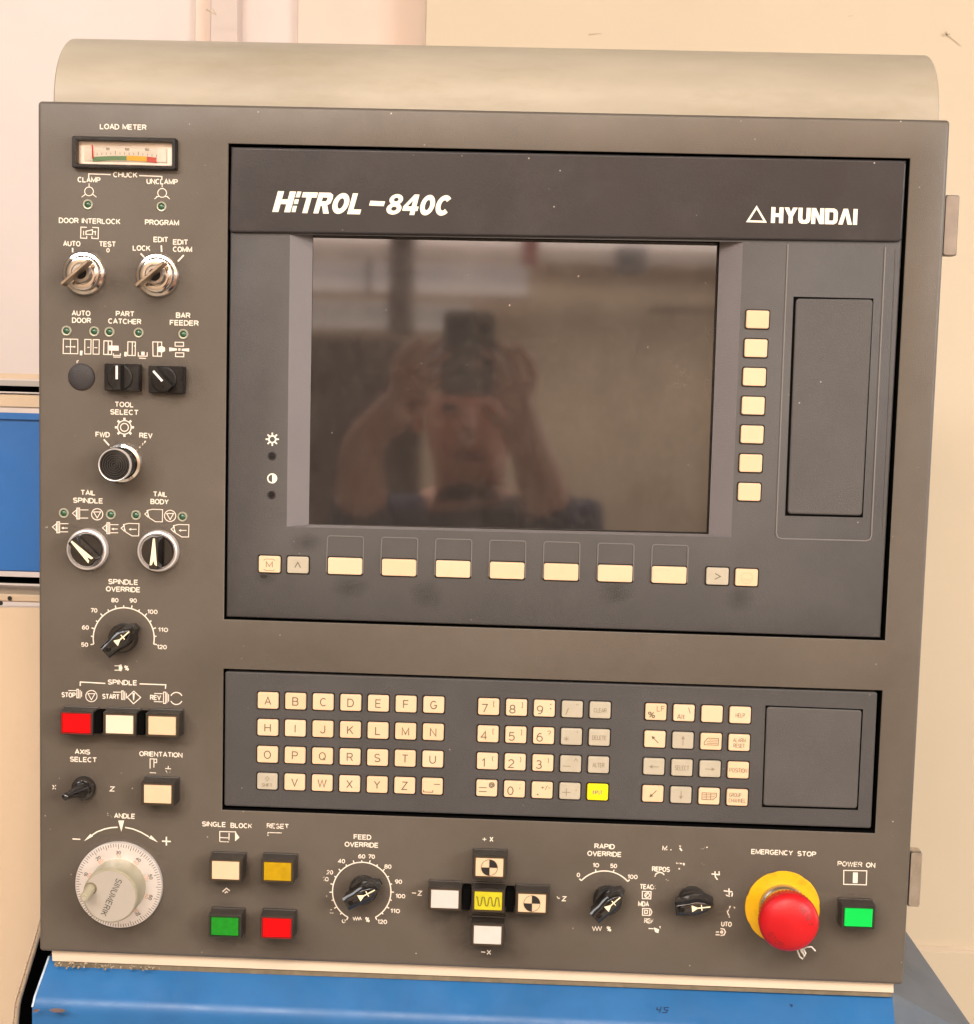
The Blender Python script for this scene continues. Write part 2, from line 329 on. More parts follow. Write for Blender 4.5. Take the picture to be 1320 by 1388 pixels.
# ------------------------------------------------------------------ lettering
def AR(cx, cy, rx, ry, a0, a1):
    n = max(3, int(abs(a1 - a0) / 20)); return [(cx + rx * math.cos(math.radians(a0 + (a1 - a0) * i / n)), cy + ry * math.sin(math.radians(a0 + (a1 - a0) * i / n))) for i in range(n + 1)]
GL = {
 'A': (4.6, [[(0, 0), (2.3, 6), (4.6, 0)], [(0.8, 1.9), (3.8, 1.9)]]),
 'B': (4.2, [[(0, 3.1), (2.6, 3.1)] + AR(2.7, 1.55, 1.5, 1.55, 90, -90) + [(0, 0), (0, 6), (2.4, 6)] + AR(2.5, 4.55, 1.4, 1.45, 90, -90)]),
 'C': (4.6, [AR(2.4, 3, 2.4, 3, 48, 312)]),
 'D': (4.5, [[(0, 0), (0, 6), (1.8, 6)] + AR(1.9, 3, 2.6, 3, 90, -90) + [(0, 0)]]),
 'E': (3.9, [[(3.9, 6), (0, 6), (0, 0), (3.9, 0)], [(0, 3.1), (3.5, 3.1)]]),
 'F': (3.8, [[(3.8, 6), (0, 6), (0, 0)], [(0, 3.1), (3.3, 3.1)]]),
 'G': (4.8, [AR(2.4, 3, 2.4, 3, 48, 325) + [(4.7, 2.7), (2.8, 2.7)]]),
 'H': (4.4, [[(0, 0), (0, 6)], [(4.4, 0), (4.4, 6)], [(0, 3.1), (4.4, 3.1)]]),
 'I': (0.01, [[(0, 0), (0, 6)]]),
 'J': (3.4, [[(3.4, 6), (3.4, 1.8)] + AR(1.7, 1.7, 1.7, 1.7, 0, -170)]),
 'K': (4.3, [[(0, 0), (0, 6)], [(4.1, 6), (0, 2.3)], [(1.5, 3.6), (4.3, 0)]]),
 'L': (3.6, [[(0, 6), (0, 0), (3.6, 0)]]),
 'M': (5.2, [[(0, 0), (0, 6), (2.6, 0.8), (5.2, 6), (5.2, 0)]]),
 'N': (4.4, [[(0, 0), (0, 6), (4.4, 0), (4.4, 6)]]),
 'O': (5.0, [AR(2.5, 3, 2.5, 3, 90, 450)]),
 'P': (4.1, [[(0, 0), (0, 6), (2.4, 6)] + AR(2.5, 4.4, 1.6, 1.6, 90, -90) + [(0, 2.8)]]),
 'Q': (5.0, [AR(2.5, 3, 2.5, 3, 90, 450), [(3.0, 1.6), (5.0, -0.2)]]),
 'R': (4.3, [[(0, 0), (0, 6), (2.5, 6)] + AR(2.6, 4.5, 1.5, 1.5, 90, -90) + [(0, 3.0)], [(2.4, 3.0), (4.3, 0)]]),
 'S': (4.2, [AR(2.1, 4.5, 1.9, 1.5, 25, 270) + AR(2.1, 1.5, 2.1, 1.5, 85, -155)]),
 'T': (4.4, [[(0, 6), (4.4, 6)], [(2.2, 6), (2.2, 0)]]),
 'U': (4.4, [[(0, 6), (0, 2.2)] + AR(2.2, 2.2, 2.2, 2.2, 180, 360) + [(4.4, 6)]]),
 'V': (4.6, [[(0, 6), (2.3, 0), (4.6, 6)]]),
 'W': (6.6, [[(0, 6), (1.65, 0), (3.3, 5.6), (4.95, 0), (6.6, 6)]]),
 'X': (4.4, [[(0, 0), (4.4, 6)], [(0, 6), (4.4, 0)]]),
 'Y': (4.4, [[(0, 6), (2.2, 3), (4.4, 6)], [(2.2, 3), (2.2, 0)]]),
 'Z': (4.2, [[(0.1, 6), (4.1, 6), (0, 0), (4.2, 0)]]),
 '0': (4.0, [AR(2, 3, 2, 3, 90, 450)]),
 '1': (1.6, [[(0, 4.6), (1.5, 6), (1.5, 0)]]),
 '2': (4.0, [AR(2, 4.2, 1.9, 1.8, 165, -25) + [(0, 0), (4, 0)]]),
 '3': (4.0, [AR(1.95, 4.55, 1.7, 1.45, 150, -90) + AR(1.95, 1.6, 2.0, 1.6, 85, -155)]),
 '4': (4.2, [[(3.1, 0), (3.1, 6), (0, 1.7), (4.2, 1.7)]]),
 '5': (4.0, [[(3.7, 6), (0.6, 6), (0.3, 3.1)] + AR(1.95, 1.95, 2.0, 1.95, 130, -150)]),
 '6': (4.0, [AR(2, 1.9, 2, 1.9, 90, 450), [(0.05, 2.2), (0.5, 4.4), (1.7, 5.8), (3.3, 5.9)]]),
 '7': (4.0, [[(0, 6), (4, 6), (1.4, 0)]]),
 '8': (4.0, [AR(2, 4.5, 1.7, 1.5, 90, 450), AR(2, 1.55, 2, 1.55, 90, 450)]),
 '9': (4.0, [AR(2, 4.1, 2, 1.9, 90, 450), [(3.95, 3.8), (3.5, 1.6), (2.3, 0.2), (0.7, 0.1)]]),
 '+': (4.0, [[(0, 3), (4, 3)], [(2, 1), (2, 5)]]), '-': (2.6, [[(0, 2.8), (2.6, 2.8)]]), '/': (2.6, [[(0, -0.4), (2.6, 6.4)]]),
 '%': (5.4, [AR(1.1, 4.8, 1.1, 1.3, 90, 450), AR(4.3, 1.2, 1.1, 1.3, 90, 450), [(1.0, 0), (4.4, 6)]]),
 '[': (1.4, [[(1.4, 6.6), (0, 6.6), (0, -0.6), (1.4, -0.6)]]), ']': (1.4, [[(0, 6.6), (1.4, 6.6), (1.4, -0.6), (0, -0.6)]]),
 '(': (1.3, [[(1.3, 6.6), (0.2, 4.6), (0, 3), (0.2, 1.4), (1.3, -0.6)]]), ')': (1.3, [[(0, 6.6), (1.1, 4.6), (1.3, 3), (1.1, 1.4), (0, -0.6)]]),
 '?': (3.4, [AR(1.7, 4.4, 1.7, 1.6, 170, -60) + [(1.7, 2.2), (1.7, 1.4)], [(1.7, 0.4), (1.7, 0)]]), '|': (0.01, [[(0, -0.6), (0, 6.6)]]),
 '*': (4.4, [[(2.2, 0.6), (2.2, 5.4)], [(0.1, 1.8), (4.3, 4.2)], [(0.1, 4.2), (4.3, 1.8)]]), "'": (0.4, [[(0.4, 6), (0, 4.6)]]), '"': (2, [[(0, 6), (0, 4.4)], [(1.6, 6), (1.6, 4.4)]]),
 '^': (3.2, [[(0, 3.4), (1.6, 6), (3.2, 3.4)]]), ';': (0.6, [[(0.5, 4.4), (0.5, 3.6)], [(0.5, 1.2), (0.4, 0.2), (0, -0.8)]]),
 '@': (6, [AR(3, 3, 3, 3, -50, 290), AR(3, 3, 1.3, 1.4, 0, 360), [(4.4, 4.4), (4.4, 1.9), (5.2, 1.9)]]),
 'l': (0.01, [[(0, 0), (0, 6)]]), 't': (2.2, [[(0.9, 5.6), (0.9, 0.4), (2.0, 0.1)], [(0, 4.1), (2.2, 4.1)]]), ' ': (2.0, []),
}
def text_lines(s, gap=1.5):
    x = 0.0; out = []
    for ch in s:
        w, st = GL[ch]
        for l in st: out.append([(px_ + x, py_) for px_, py_ in l])
        x += w + gap
    xs_ = [p[0] for l in out for p in l]; ys_ = [p[1] for l in out for p in l]
    x0, x1, y0, y1 = min(xs_), max(xs_), min(ys_), max(ys_)
    return [[(a - (x0 + x1) / 2, b - (y0 + y1) / 2) for a, b in l] for l in out], x1 - x0, y1 - y0
def add_text(mb, s, cx, cy, w=None, hgt=None, off=0.0, shear=0.0, rot=0.0, h=0.0, space=1.0, mi=0, sw=None, gap=1.5):
    if sw is None: sw = 0.15 * (hgt or w * 0.2)
    L_, tw, th = text_lines(s, gap)
    if w is None or tw < 0.5: sx = sy = (hgt - sw) / max(th, 0.5)
    elif hgt is None: sx = sy = (w - sw) / tw
    else: sx, sy = (w - sw - shear * hgt) / tw, (hgt - sw) / max(th, 0.5)
    k = 0.0
    for l in L_:
        pts = [(x * sx + shear * y * sy, y * sy) for x, y in l]
        cl = len(pts) > 4 and math.hypot(pts[0][0] - pts[-1][0], pts[0][1] - pts[-1][1]) < 1e-7
        if cl: pts = pts[:-1]
        if rot: pts = rot2(pts, rot)
        mb.ribbon([(x + cx, y + cy) for x, y in pts], sw, h + k, cl, ml=0.45 if sw < 2 * PX else 0.72); k += 0.000008
PRN = 0.00012
def label_text(s, px, py, wpx, hpx=7.2, m='print', parent=None, off=0.018, h=PRN, name='lettering', shear=0.0, base=0.0):
    mb = MB(); add_text(mb, s, 0, 0, wpx * PX, hpx * PX, off, shear, sw=max(0.95, 0.185 * hpx) * PX)
    return part(name, mb, M[m], P(px, py, base + h), parent or FACE, smooth=0)
_si = [0]
def icon(lines=(), fills=(), w=1.3, m='print', parent=None, h=PRN, base=0.0, name='printed_symbol'):
    """lines: lists of photograph points ('c' first = closed); fills: polygons. One symbol, one mesh."""
    allp = [p for l in lines for p in l if p != 'c'] + [p for f in fills for p in f]
    cx = sum(p[0] for p in allp) / len(allp); cy = sum(p[1] for p in allp) / len(allp)
    o = P(cx, cy, base + h); mb = MB(); k = 0.0
    def loc(p): q = P(p[0], p[1], base + h); return (q.x - o.x, q.z - o.z)
    for l in lines:
        cl = l[0] == 'c'; l = l[1:] if cl else l
        mb.ribbon([loc(p) for p in l], w * PX, k, cl); k += 0.000012
    for f in fills: mb.poly([loc(p) for p in f], k); k += 0.000012
    return part(name, mb, M[m], o, parent or FACE, smooth=0)
def cpx(cx, cy, r, a0=0, a1=360, n=24):                             # circle or arc in photograph pixels (0 = right, 90 = up)
    m_ = n if a1 - a0 >= 360 else n + 1
    return [(cx + r * math.cos(math.radians(a0 + (a1 - a0) * i / n)), cy - r * math.sin(math.radians(a0 + (a1 - a0) * i / n))) for i in range(m_)]
def closed(pts): return ['c'] + list(pts)
def rect(x0, y0, x1, y1): return ['c', (x0, y0), (x1, y0), (x1, y1), (x0, y1)]
def mapc(c, pts): return [p if p == 'c' else c(*p) for p in pts]

# ================================================================== THE CONTROL PANEL
zb = OZ - 0.6273
PANEL = link('control_panel', None, (0, 0, zb), label='taupe machine control panel with dark screen, ivory keys, knobs and lit buttons', cat='control panel')

# faceplate with two openings
xs = [OX, OX + 0.1374, OX + 0.6189, OX + 0.6455]
zs = [OZ - 0.6273, OZ - 0.5132, OZ - 0.4068, OZ - 0.3700, OZ - 0.0271, OZ]
bm = bmesh.new()
grid = [[bm.verts.new((x, 0, z)) for z in zs] for x in xs]
for i in range(3):
    for j in range(5):
        if i == 1 and j in (1, 3): continue
        bm.faces.new((grid[i][j], grid[i + 1][j], grid[i + 1][j + 1], grid[i][j + 1]))
ret = bmesh.ops.extrude_face_region(bm, geom=bm.faces[:])
nv = [g for g in ret['geom'] if isinstance(g, bmesh.types.BMVert)]
for v in nv: v.co.y += 0.022
bmesh.ops.recalc_face_normals(bm, faces=bm.faces)
def on_outer(e, eps=1e-5):
    a, b = e.verts
    if abs(a.co.y) > eps or abs(b.co.y) > eps: 
        corner = all((abs(v.co.x - xs[0]) < eps or abs(v.co.x - xs[-1]) < eps) and (abs(v.co.z - zs[0]) < eps or abs(v.co.z - zs[-1]) < eps) for v in (a, b))
        return corner
    for k, lim in ((0, (xs[0], xs[-1])), (2, (zs[0], zs[-1]))):
        for q in lim:
            if abs(a.co[k] - q) < eps and abs(b.co[k] - q) < eps: return True
    return False
bmesh.ops.bevel(bm, geom=[e for e in bm.edges if on_outer(e)], offset=0.0028, segments=4, profile=0.5, affect='EDGES')
inner = []
for e in bm.edges:
    a, b = e.verts
    if abs(a.co.y) < 1e-6 and abs(b.co.y) < 1e-6 and len(e.link_faces) == 2 and abs(e.link_faces[0].normal.dot(e.link_faces[1].normal)) < 0.1: inner.append(e)
bmesh.ops.bevel(bm, geom=inner, offset=0.0006, segments=2, profile=0.5, affect='EDGES')
me = bpy.data.meshes.new('faceplate')
o_ = Vector((0, 0, zb))
for v in bm.verts: v.co -= o_
bm.to_mesh(me); bm.free(); me.materials.append(M['plate']); me.materials.append(M['black'])
for p in me.polygons:                         # inner walls of the openings coloured black for the shade in the gap
    c_ = p.center + o_
    if abs(p.normal.y) < 0.3 and c_.y > 0.002 and xs[0] + 0.01 < c_.x < xs[-1] - 0.01 and zs[0] + 0.01 < c_.z < zs[-1] - 0.01: p.material_index = 1
for p in me.polygons: p.use_smooth = True
me.set_sharp_from_angle(angle=math.radians(40))
FACE = link('faceplate', me, (0, 0, zb), PANEL)

mb = MB(); mb.box(OX + 0.01, OX + 0.6355, 0.01, 0.617, -0.034, -0.024)
part('inner_chassis', mb, M['black'], (0, 0, zb), PANEL, 0)

# rolled hood behind the panel
def rel(p, o): p = Vector(p); return p - Vector(o)
hl = at(72, 140, 0.024); hr = at(1273, 160, 0.024)
prof = [(0.024, OZ - 0.30), (0.024, hl.z - 0.012)]
ztop = at(160, 52, 0.075).z; z1 = hl.z + 0.004
prof.append((0.024, z1))
RD = 0.062
for i in range(1, 15):
    a = math.radians(90 * i / 14); prof.append((0.024 + RD * (1 - math.cos(a)), z1 + (ztop - z1) * math.sin(a)))
prof.append((0.30, ztop)); prof.append((0.30, OZ - 0.30))
mb = MB(); n = len(prof); vs = []
for x in (hl.x, hl.x + 0.0012, hr.x - 0.0012, hr.x):
    ins = 0.0009 if x in (hl.x, hr.x) else 0.0
    vs += [(x, y + ins, z - ins - zb) for y, z in prof]
fs = []
for s_ in range(3):
    for i in range(n):
        j = (i + 1) % n; fs.append([s_ * n + i, s_ * n + j, (s_ + 1) * n + j, (s_ + 1) * n + i])
fs.append(list(range(n))); fs.append([3 * n + i for i in range(n)][::-1])
mb.add(vs, fs)
part('rear_hood', mb, M['hood'], (0, 0, zb), PANEL, 25, label='beige rolled metal hood behind the panel')

# side hinges
def hinge(x0, y0, x1, y1, m):
    p0 = at(x0, y0, 0.012); p1 = at(x1, y1, 0.012); w = p1.x - p0.x; hh = p0.z - p1.z
    c = Vector(((p0.x + p1.x) / 2, 0.022, (p0.z + p1.z) / 2))
    mb = MB(); mb.loft([(rr(w, hh, 0.0018), 0.0), (rr(w, hh, 0.0018), 0.0085), (rr(w - 0.0016, hh - 0.0016, 0.0015), 0.010)])
    o = part('hinge', mb, M[m], c, PANEL)
    mb = MB(); mb.box(-w / 2 - 0.006, -w / 2 + 0.0005, -hh / 2 + 0.001, hh / 2 - 0.001, -0.003, 0.003)
    part('hinge_gap', mb, M['black'], c, o, 0)  # black box coloured in for the dark gap left of the hinge
hinge(1281.5, 264, 1297, 347, 'hingep'); hinge(1234, 1154, 1247, 1230, 'steel')

# ------------------------------------------------------------------ the monitor unit
def quad_part(name, pts, h, th, m, parent, r=0.002, bev=0.0008, smooth=30, label=None, n=4):
    """a plate with the four given photograph corners (tl, tr, br, bl) lying at height h"""
    q = [P(x, y, h) for x, y in pts]; c = sum(q, Vector()) / 4
    def ring(ins, hh):
        out = []
        for i in range(4):
            p = q[i]; a = (q[i - 1] - p).normalized(); b = (q[(i + 1) % 4] - p).normalized()
            rad = max(r - ins, 0.0002)
            p = p + (a + b) * ins
            for k in range(n + 1):
                t = k / n; s0 = p + a * rad; s1 = p + b * rad
                v = s0 * (1 - t) ** 2 + p * (2 * t * (1 - t)) + s1 * t ** 2
                out.append((v.x - c.x, v.z - c.z))
        return (out, hh)
    mb = MB(); mb.loft([ring(0, -th), ring(0, -bev), ring(bev * 0.35, -bev * 0.35), ring(bev, 0), ring(bev * 1.6, 0)], True, True)
    return part(name, mb, m, c, parent, smooth, label)

# bezel body: a plate with the screen opening and its sloping cheeks
oc = Vector((0, 0.0, OZ - 0.2))
bz = 0.0025                                   # how far the unit sits back from the faceplate
o4 = [P(313, 199, -bz), P(1229, 217.5, -bz), P(1193.5, 865, -bz), P(306.5, 836.5, -bz)]
i4 = [P(393, 318, -bz), P(1007, 328, -bz), P(991, 728.5, -bz), P(388.5, 714, -bz)]
gdep = 0.011
g4 = [P(424, 318.5, -bz - gdep), P(975.5, 327.5, -bz - gdep), P(960.5, 724, -bz - gdep), P(418.5, 711, -bz - gdep)]
mb = MB()
def R3(p): return tuple(Vector(p) - oc)
ob = [p + Vector((0, 0.025, 0)) for p in o4]
o4i = []
cc = sum(o4, Vector()) / 4
for p in o4:
    d = (cc - p); o4i.append(p + Vector((math.copysign(0.0012, d.x), 0, math.copysign(0.0012, d.z))))
o4b = [p + Vector((0, 0.0012, 0)) for p in o4]
vs = [R3(p) for p in o4i + i4 + o4b + ob]
fs = []
for i in range(4):
    j = (i + 1) % 4
    fs += [[i, j, 4 + j, 4 + i], [8 + i, 8 + j, j, i], [12 + i, 12 + j, 8 + j, 8 + i]]
mb.add(vs, fs)
BEZ = part('monitor_bezel', mb, M['bezel'], oc, PANEL, 50)
mb = MB()
g4x = [p.copy() for p in g4]
vs = [R3(p) for p in i4 + g4]; mb.add(vs, [[0, 3, 7, 4], [1, 5, 6, 2], [3, 2, 6, 7], [0, 4, 5, 1]], 0)
part('screen_surround', mb, M['cheek'], oc, BEZ, 0)
# screen glass, leaning a touch to the left
gn = (CAM - at(690, 497, 0.01)).normalized()
gc = sum(g4, Vector()) / 4 + Vector((0, 0.004, 0))
def glass_pt(p): return Vector((p.x, gc.y - ((p.x - gc.x) * gn.x + (p.z - gc.z) * gn.z) / gn.y, p.z))
gq = [glass_pt(p + Vector((sx * 0.010, 0, sz * 0.010))) for p, sx, sz in zip(g4, (-1, 1, 1, -1), (1, 1, -1, -1))]
mb = MB(); vs = [tuple(p - gc) for p in gq] + [tuple(p - gc + Vector((0, 0.004, 0))) for p in gq]
mb.add(vs, [[0, 1, 2, 3], [7, 6, 5, 4]] + [[i, i + 4, (i + 1) % 4 + 4, (i + 1) % 4] for i in range(4)])
part('screen', mb, M['glass'], gc, BEZ, 0, label='dark dusty glass screen reflecting the room')
# header strip carrying the maker's lettering
HDR = quad_part('header_strip', [(313.5, 199.5), (1228.5, 218), (1222, 327.5), (310.5, 314.5)], 0.0004 - 0.0, 0.0029, M['header'], BEZ, r=0.003, bev=0.0009)
# maker lettering on the strip: letters placed on the strip face (same level as the strip, one print above)
hh_ = 0.0004 + PRN
def rc4(x0, y0, x1, y1): return [(x0, y0), (x1, y0), (x1, y1), (x0, y1)]
def oring(cx, cy, rx, ry, ix, iy, a0=0, a1=360, n=28):
    o = []
    for i in range(n):
        t0 = math.radians(a0 + (a1 - a0) * i / n); t1 = math.radians(a0 + (a1 - a0) * (i + 1) / n)
        o.append([(cx + rx * math.cos(t0), cy + ry * math.sin(t0)), (cx + rx * math.cos(t1), cy + ry * math.sin(t1)), (cx + ix * math.cos(t1), cy + iy * math.sin(t1)), (cx + ix * math.cos(t0), cy + iy * math.sin(t0))])
    return o
LG = {
 'H': (5.0, [rc4(0, 0, 1.7, 6), rc4(3.3, 0, 5, 6), rc4(1.7, 2.3, 3.3, 3.7)]),
 'Y': (5.4, [[(0, 6), (1.9, 6), (2.7, 4.2), (3.5, 6), (5.4, 6), (3.55, 2.6), (3.55, 0), (1.85, 0), (1.85, 2.6)]]),
 'U': (5.0, [[(0, 6), (1.7, 6), (1.7, 2), (2.1, 1.4), (2.9, 1.4), (3.3, 2), (3.3, 6), (5, 6), (5, 1.5), (4.4, 0.4), (3.5, 0), (1.5, 0), (0.6, 0.4), (0, 1.5)]]),
 'N': (5.2, [[(0, 0), (0, 6), (1.8, 6), (3.5, 2.8), (3.5, 6), (5.2, 6), (5.2, 0), (3.4, 0), (1.7, 3.2), (1.7, 0)]]),
 'D': (5.2, [rc4(0, 0, 1.7, 6), [(1.7, 6), (3.6, 6), (4.7, 5.5), (5.2, 4.5), (3.5, 4.2), (3.2, 4.6), (1.7, 4.6)], [(5.2, 4.5), (5.2, 1.5), (3.5, 1.8), (3.5, 4.2)], [(1.7, 0), (3.6, 0), (4.7, 0.5), (5.2, 1.5), (3.5, 1.8), (3.2, 1.4), (1.7, 1.4)]]),
 'A': (5.6, [[(0, 0), (1.8, 0), (2.8, 3.6), (3.8, 0), (5.6, 0), (3.7, 6), (1.9, 6)]]),
 'I': (1.7, [rc4(0, 0, 1.7, 6)]),
 'T': (5.0, [[(0, 6), (5, 6), (5, 4.5), (3.35, 4.5), (3.35, 0), (1.65, 0), (1.65, 4.5), (0, 4.5)]]),
 'R': (5.2, [rc4(0, 0, 1.7, 6), [(1.7, 6), (3.8, 6), (4.9, 5.4), (5.1, 4.3), (3.4, 4.2), (3.2, 4.6), (1.7, 4.6)], [(3.4, 4.2), (5.1, 4.3), (4.8, 3.0), (3.9, 2.4), (5.2, 0), (3.3, 0), (2.2, 2.2), (1.7, 2.2), (1.7, 3.5), (3.1, 3.5)]]),
 'O': (5.4, oring(2.7, 3, 2.7, 3, 1.0, 1.5)), '0': (5.0, oring(2.5, 3, 2.5, 3, 0.85, 1.5)), 'C': (5.0, oring(2.7, 3, 2.7, 3, 1.0, 1.5, 42, 318, 22)),
 'L': (4.3, [[(0, 0), (0, 6), (1.7, 6), (1.7, 1.4), (4.3, 1.4), (4.3, 0)]]),
 '8': (5.2, oring(2.6, 1.75, 2.6, 1.75, 0.95, 0.6) + oring(2.6, 4.4, 2.35, 1.6, 0.8, 0.55)),
 '4': (5.4, [[(0, 2.5), (1.5, 2.5), (2.9, 4.2), (2.9, 6)], rc4(2.9, 0, 4.6, 6), rc4(0, 1.2, 2.9, 2.5), rc4(4.6, 1.2, 5.4, 2.5)]),
}
def logo_word(s, x0, y0, x1, y1, shear, px_h, gap=0.55):
    """solid block letters: each is filled outlines, sheared and fitted between the two photograph points"""
    c = P((x0 + x1) / 2, (y0 + y1) / 2, hh_); a = P(x0, y0, hh_); b = P(x1, y1, hh_)
    tot = sum(LG[ch][0] for ch in s) + gap * (len(s) - 1); H_l = px_h * PX; k = H_l / 6; sx = ((b.x - a.x) - shear * H_l) / tot
    mb = MB(); x = 0.0; lift = 0.0
    for ch in s:
        w, ps = LG[ch]
        for p in ps: mb.poly([((u + x - tot / 2) * sx + shear * (v - 3) * k, (v - 3) * k) for u, v in p], lift); lift += 0.000002
        x += w + gap
    part('lettering', mb, M['logo'], c, BEZ, 0)
logo_word('H', 369, 273, 401, 273.8, 0.27, 28)
# the split letter i of the logo
icon([], [[(399.5, 270), (405, 270), (403.6, 276.5), (398, 276.5)], [(397, 279), (402.5, 279), (400.3, 287.5), (395, 287.5)]], m='logo', parent=BEZ, base=0.0004, name='lettering')
icon([], [[(403, 259.6), (408.5, 259.8), (406, 267.5), (400.5, 267.5)]], m='logo', parent=BEZ, base=0.0004, name='lettering')
logo_word('TROL', 403, 274, 495.5, 277, 0.27, 28, 0.35)
icon([], [[(502, 272), (522, 273), (520, 279.5), (500, 278.5)]], m='logo', parent=BEZ, base=0.0004, name='lettering')
logo_word('840C', 522, 276.5, 613.5, 279, 0.24, 27.5, 0.45)
icon([closed([(1025.5, 281), (1037, 300.5), (1013.5, 299.8)])], w=2.6, m='logo', parent=BEZ, base=0.0004, name='emblem')
logo_word('HYUNDAI', 1045, 292, 1162, 293.5, 0.0, 21, 0.35)

def ring_line(pts, closed_, w, parent, name, h0, m, up=0.0005):
    q = [P(x, y, h0) for x, y in pts]; c = sum(q, Vector()) / len(q)
    mb = MB(); mb.ribbon([(p.x - c.x, p.z - c.z) for p in q], w * PX, up, closed_, thick=up + 0.0005)
    return part(name, mb, M[m], c, parent, 30)
# raised frames above the soft keys
for i in range(7):
    x = 467.3 + 73.3 * i; y = 767.2 + 2.0 * i
    L_, R_, T_, B_ = x - 23.5 + 0.3 * i * 0.2, x + 25.5, y - 41, y - 14
    ring_line([(L_ - 1.5, B_ + 22), (L_, T_ + 3), (L_ + 1, T_ + 1), (L_ + 3, T_), (R_ - 3, T_ + 1.2), (R_ - 1, T_ + 2), (R_, T_ + 4), (R_ - 1, B_ + 24)], False, 1.3, BEZ, 'label_frame', -bz, 'edge', 0.0006)
# drive compartment frame and cover
ring_line([(1068, 331), (1052, 722), (1054, 728), (1059, 730), (1174, 733), (1179, 731), (1181, 726), (1200, 335)], False, 1.8, BEZ, 'compartment_frame', -bz, 'edge', 0.0006)
ring_line([(1214, 338), (1196, 730)], False, 1.1, BEZ, 'compartment_frame', -bz, 'bezel', 0.0003)
mb = MB()
q = [P(x, y, -bz + 0.0002) for x, y in ((1075.5, 402), (1184, 404.5), (1169.5, 701.5), (1064, 699))]; c = sum(q, Vector()) / 4
mb.poly([(p.x - c.x, p.z - c.z) for p in q]); part('cover_gap', mb, M['black'], c, BEZ, 0)
quad_part('drive_cover', [(1079, 404.5), (1183.5, 406), (1168.5, 699), (1067.5, 696.5)], -bz + 0.0012, 0.003, M['cover'], BEZ, r=0.003, bev=0.0009, n=5, label='tall grained cover right of the screen')
# small adjusters and their signs
icon([closed(cpx(369, 595.4, 4.6)) ] + [[(369 + 5 * math.cos(a), 595.4 - 5 * math.sin(a)), (369 + 9 * math.cos(a), 595.4 - 9 * math.sin(a))] for a in [math.pi / 4 * k for k in range(8)]], w=2.0, m='logo', parent=BEZ, base=-bz)
icon([closed(cpx(368.8, 648.4, 6.0))], [cpx(368.8, 648.4, 6.2, -90, 90, 12)], w=1.8, m='logo', parent=BEZ, base=-bz)
for (x, y) in ((368.5, 618), (368, 670.8)):
    mb = MB(); lathe(mb, [(5.8 * PX, 0.0), (5.6 * PX, 0.0007), (4.2 * PX, 0.0007), (4.0 * PX, 0.0002)], 20)
    o = part('adjuster', mb, M['header'], P(x, y, -bz), BEZ)
    mb = MB(); lathe(mb, [(3.6 * PX, 0.0004)], 16); mb.box(-0.0016, 0.0016, -0.0003, 0.0003, 0.0003, 0.0007)
    part('adjuster_screw', mb, M['bpl'], P(x, y, -bz), BEZ)

# ------------------------------------------------------------------ keys
_keymesh = {}
def key(px, py, w, hgt, m, base, draw=None, up=0.0020, legend='legend'):
    k = (round(w, 1), round(hgt, 1), m)
    if k not in _keymesh:
        mb = MB(); W, H = w * PX, hgt * PX
        mb.loft([(rr(W + 0.0015, H + 0.0015, 0.0016), -0.0005), (rr(W + 0.0015, H + 0.0015, 0.0016), 0.0003), (rr(W - 0.0002, H - 0.0002, 0.0013), 0.0003)], cap1=False, mi=1)
        mb.loft([(rr(W, H, 0.0015), 0.0), (rr(W - 0.0003, H - 0.0003, 0.0014), up - 0.0005), (rr(W - 0.0007, H - 0.0007, 0.0012), up - 0.00012), (rr(W - 0.0014, H - 0.0014, 0.0010), up), (rr(W - 0.0018, H - 0.0018, 0.0008), up)], mi=0)
        _keymesh[k] = mb.mesh('key', [M[m], M['bpl']], 35)
    c = P(px, py, base + up); loc = Vector((c.x, -base, c.z))
    o = link('key', _keymesh[k], loc, PANEL)
    if draw:
        mb = MB(); draw(mb)
        for v in mb.v: v.y -= 0.0
        part('legend', mb, M[legend], loc + Vector((0, -(up + 0.0001), 0)), o, 0)
    return o
def T(s, w=None, hgt=11.5, dx=0, dy=0, off=-0.008):
    def d(mb): add_text(mb, s, dx * PX, dy * PX, None if w is None else w * PX, hgt * PX, off, sw=(1.4 if hgt > 8 else 0.85) * PX)
    return d
def multi(*ds):
    def d(mb):
        for q in ds: q(mb)
    return d
def LN(pts, w=1.1, cl=False):
    def d(mb): mb.ribbon([(x * PX, y * PX) for x, y in pts], w * PX, 0.00001 * len(mb.f) * 0 + 0.00001, cl)
    return d
def PG(pts): 
    def d(mb): mb.poly([(x * PX, y * PX) for x, y in pts], 0.00002)
    return d
def arrow(dx, dy, L_=8.5):
    l = math.hypot(dx, dy); dx /= l; dy /= l; nx, ny = -dy, dx
    return multi(LN([(-dx * L_, -dy * L_), (dx * (L_ - 4), dy * (L_ - 4))], 1.1),
                 PG([(dx * L_, dy * L_), (dx * (L_ - 5) + nx * 2.6, dy * (L_ - 5) + ny * 2.6), (dx * (L_ - 5) - nx * 2.6, dy * (L_ - 5) - ny * 2.6)]))
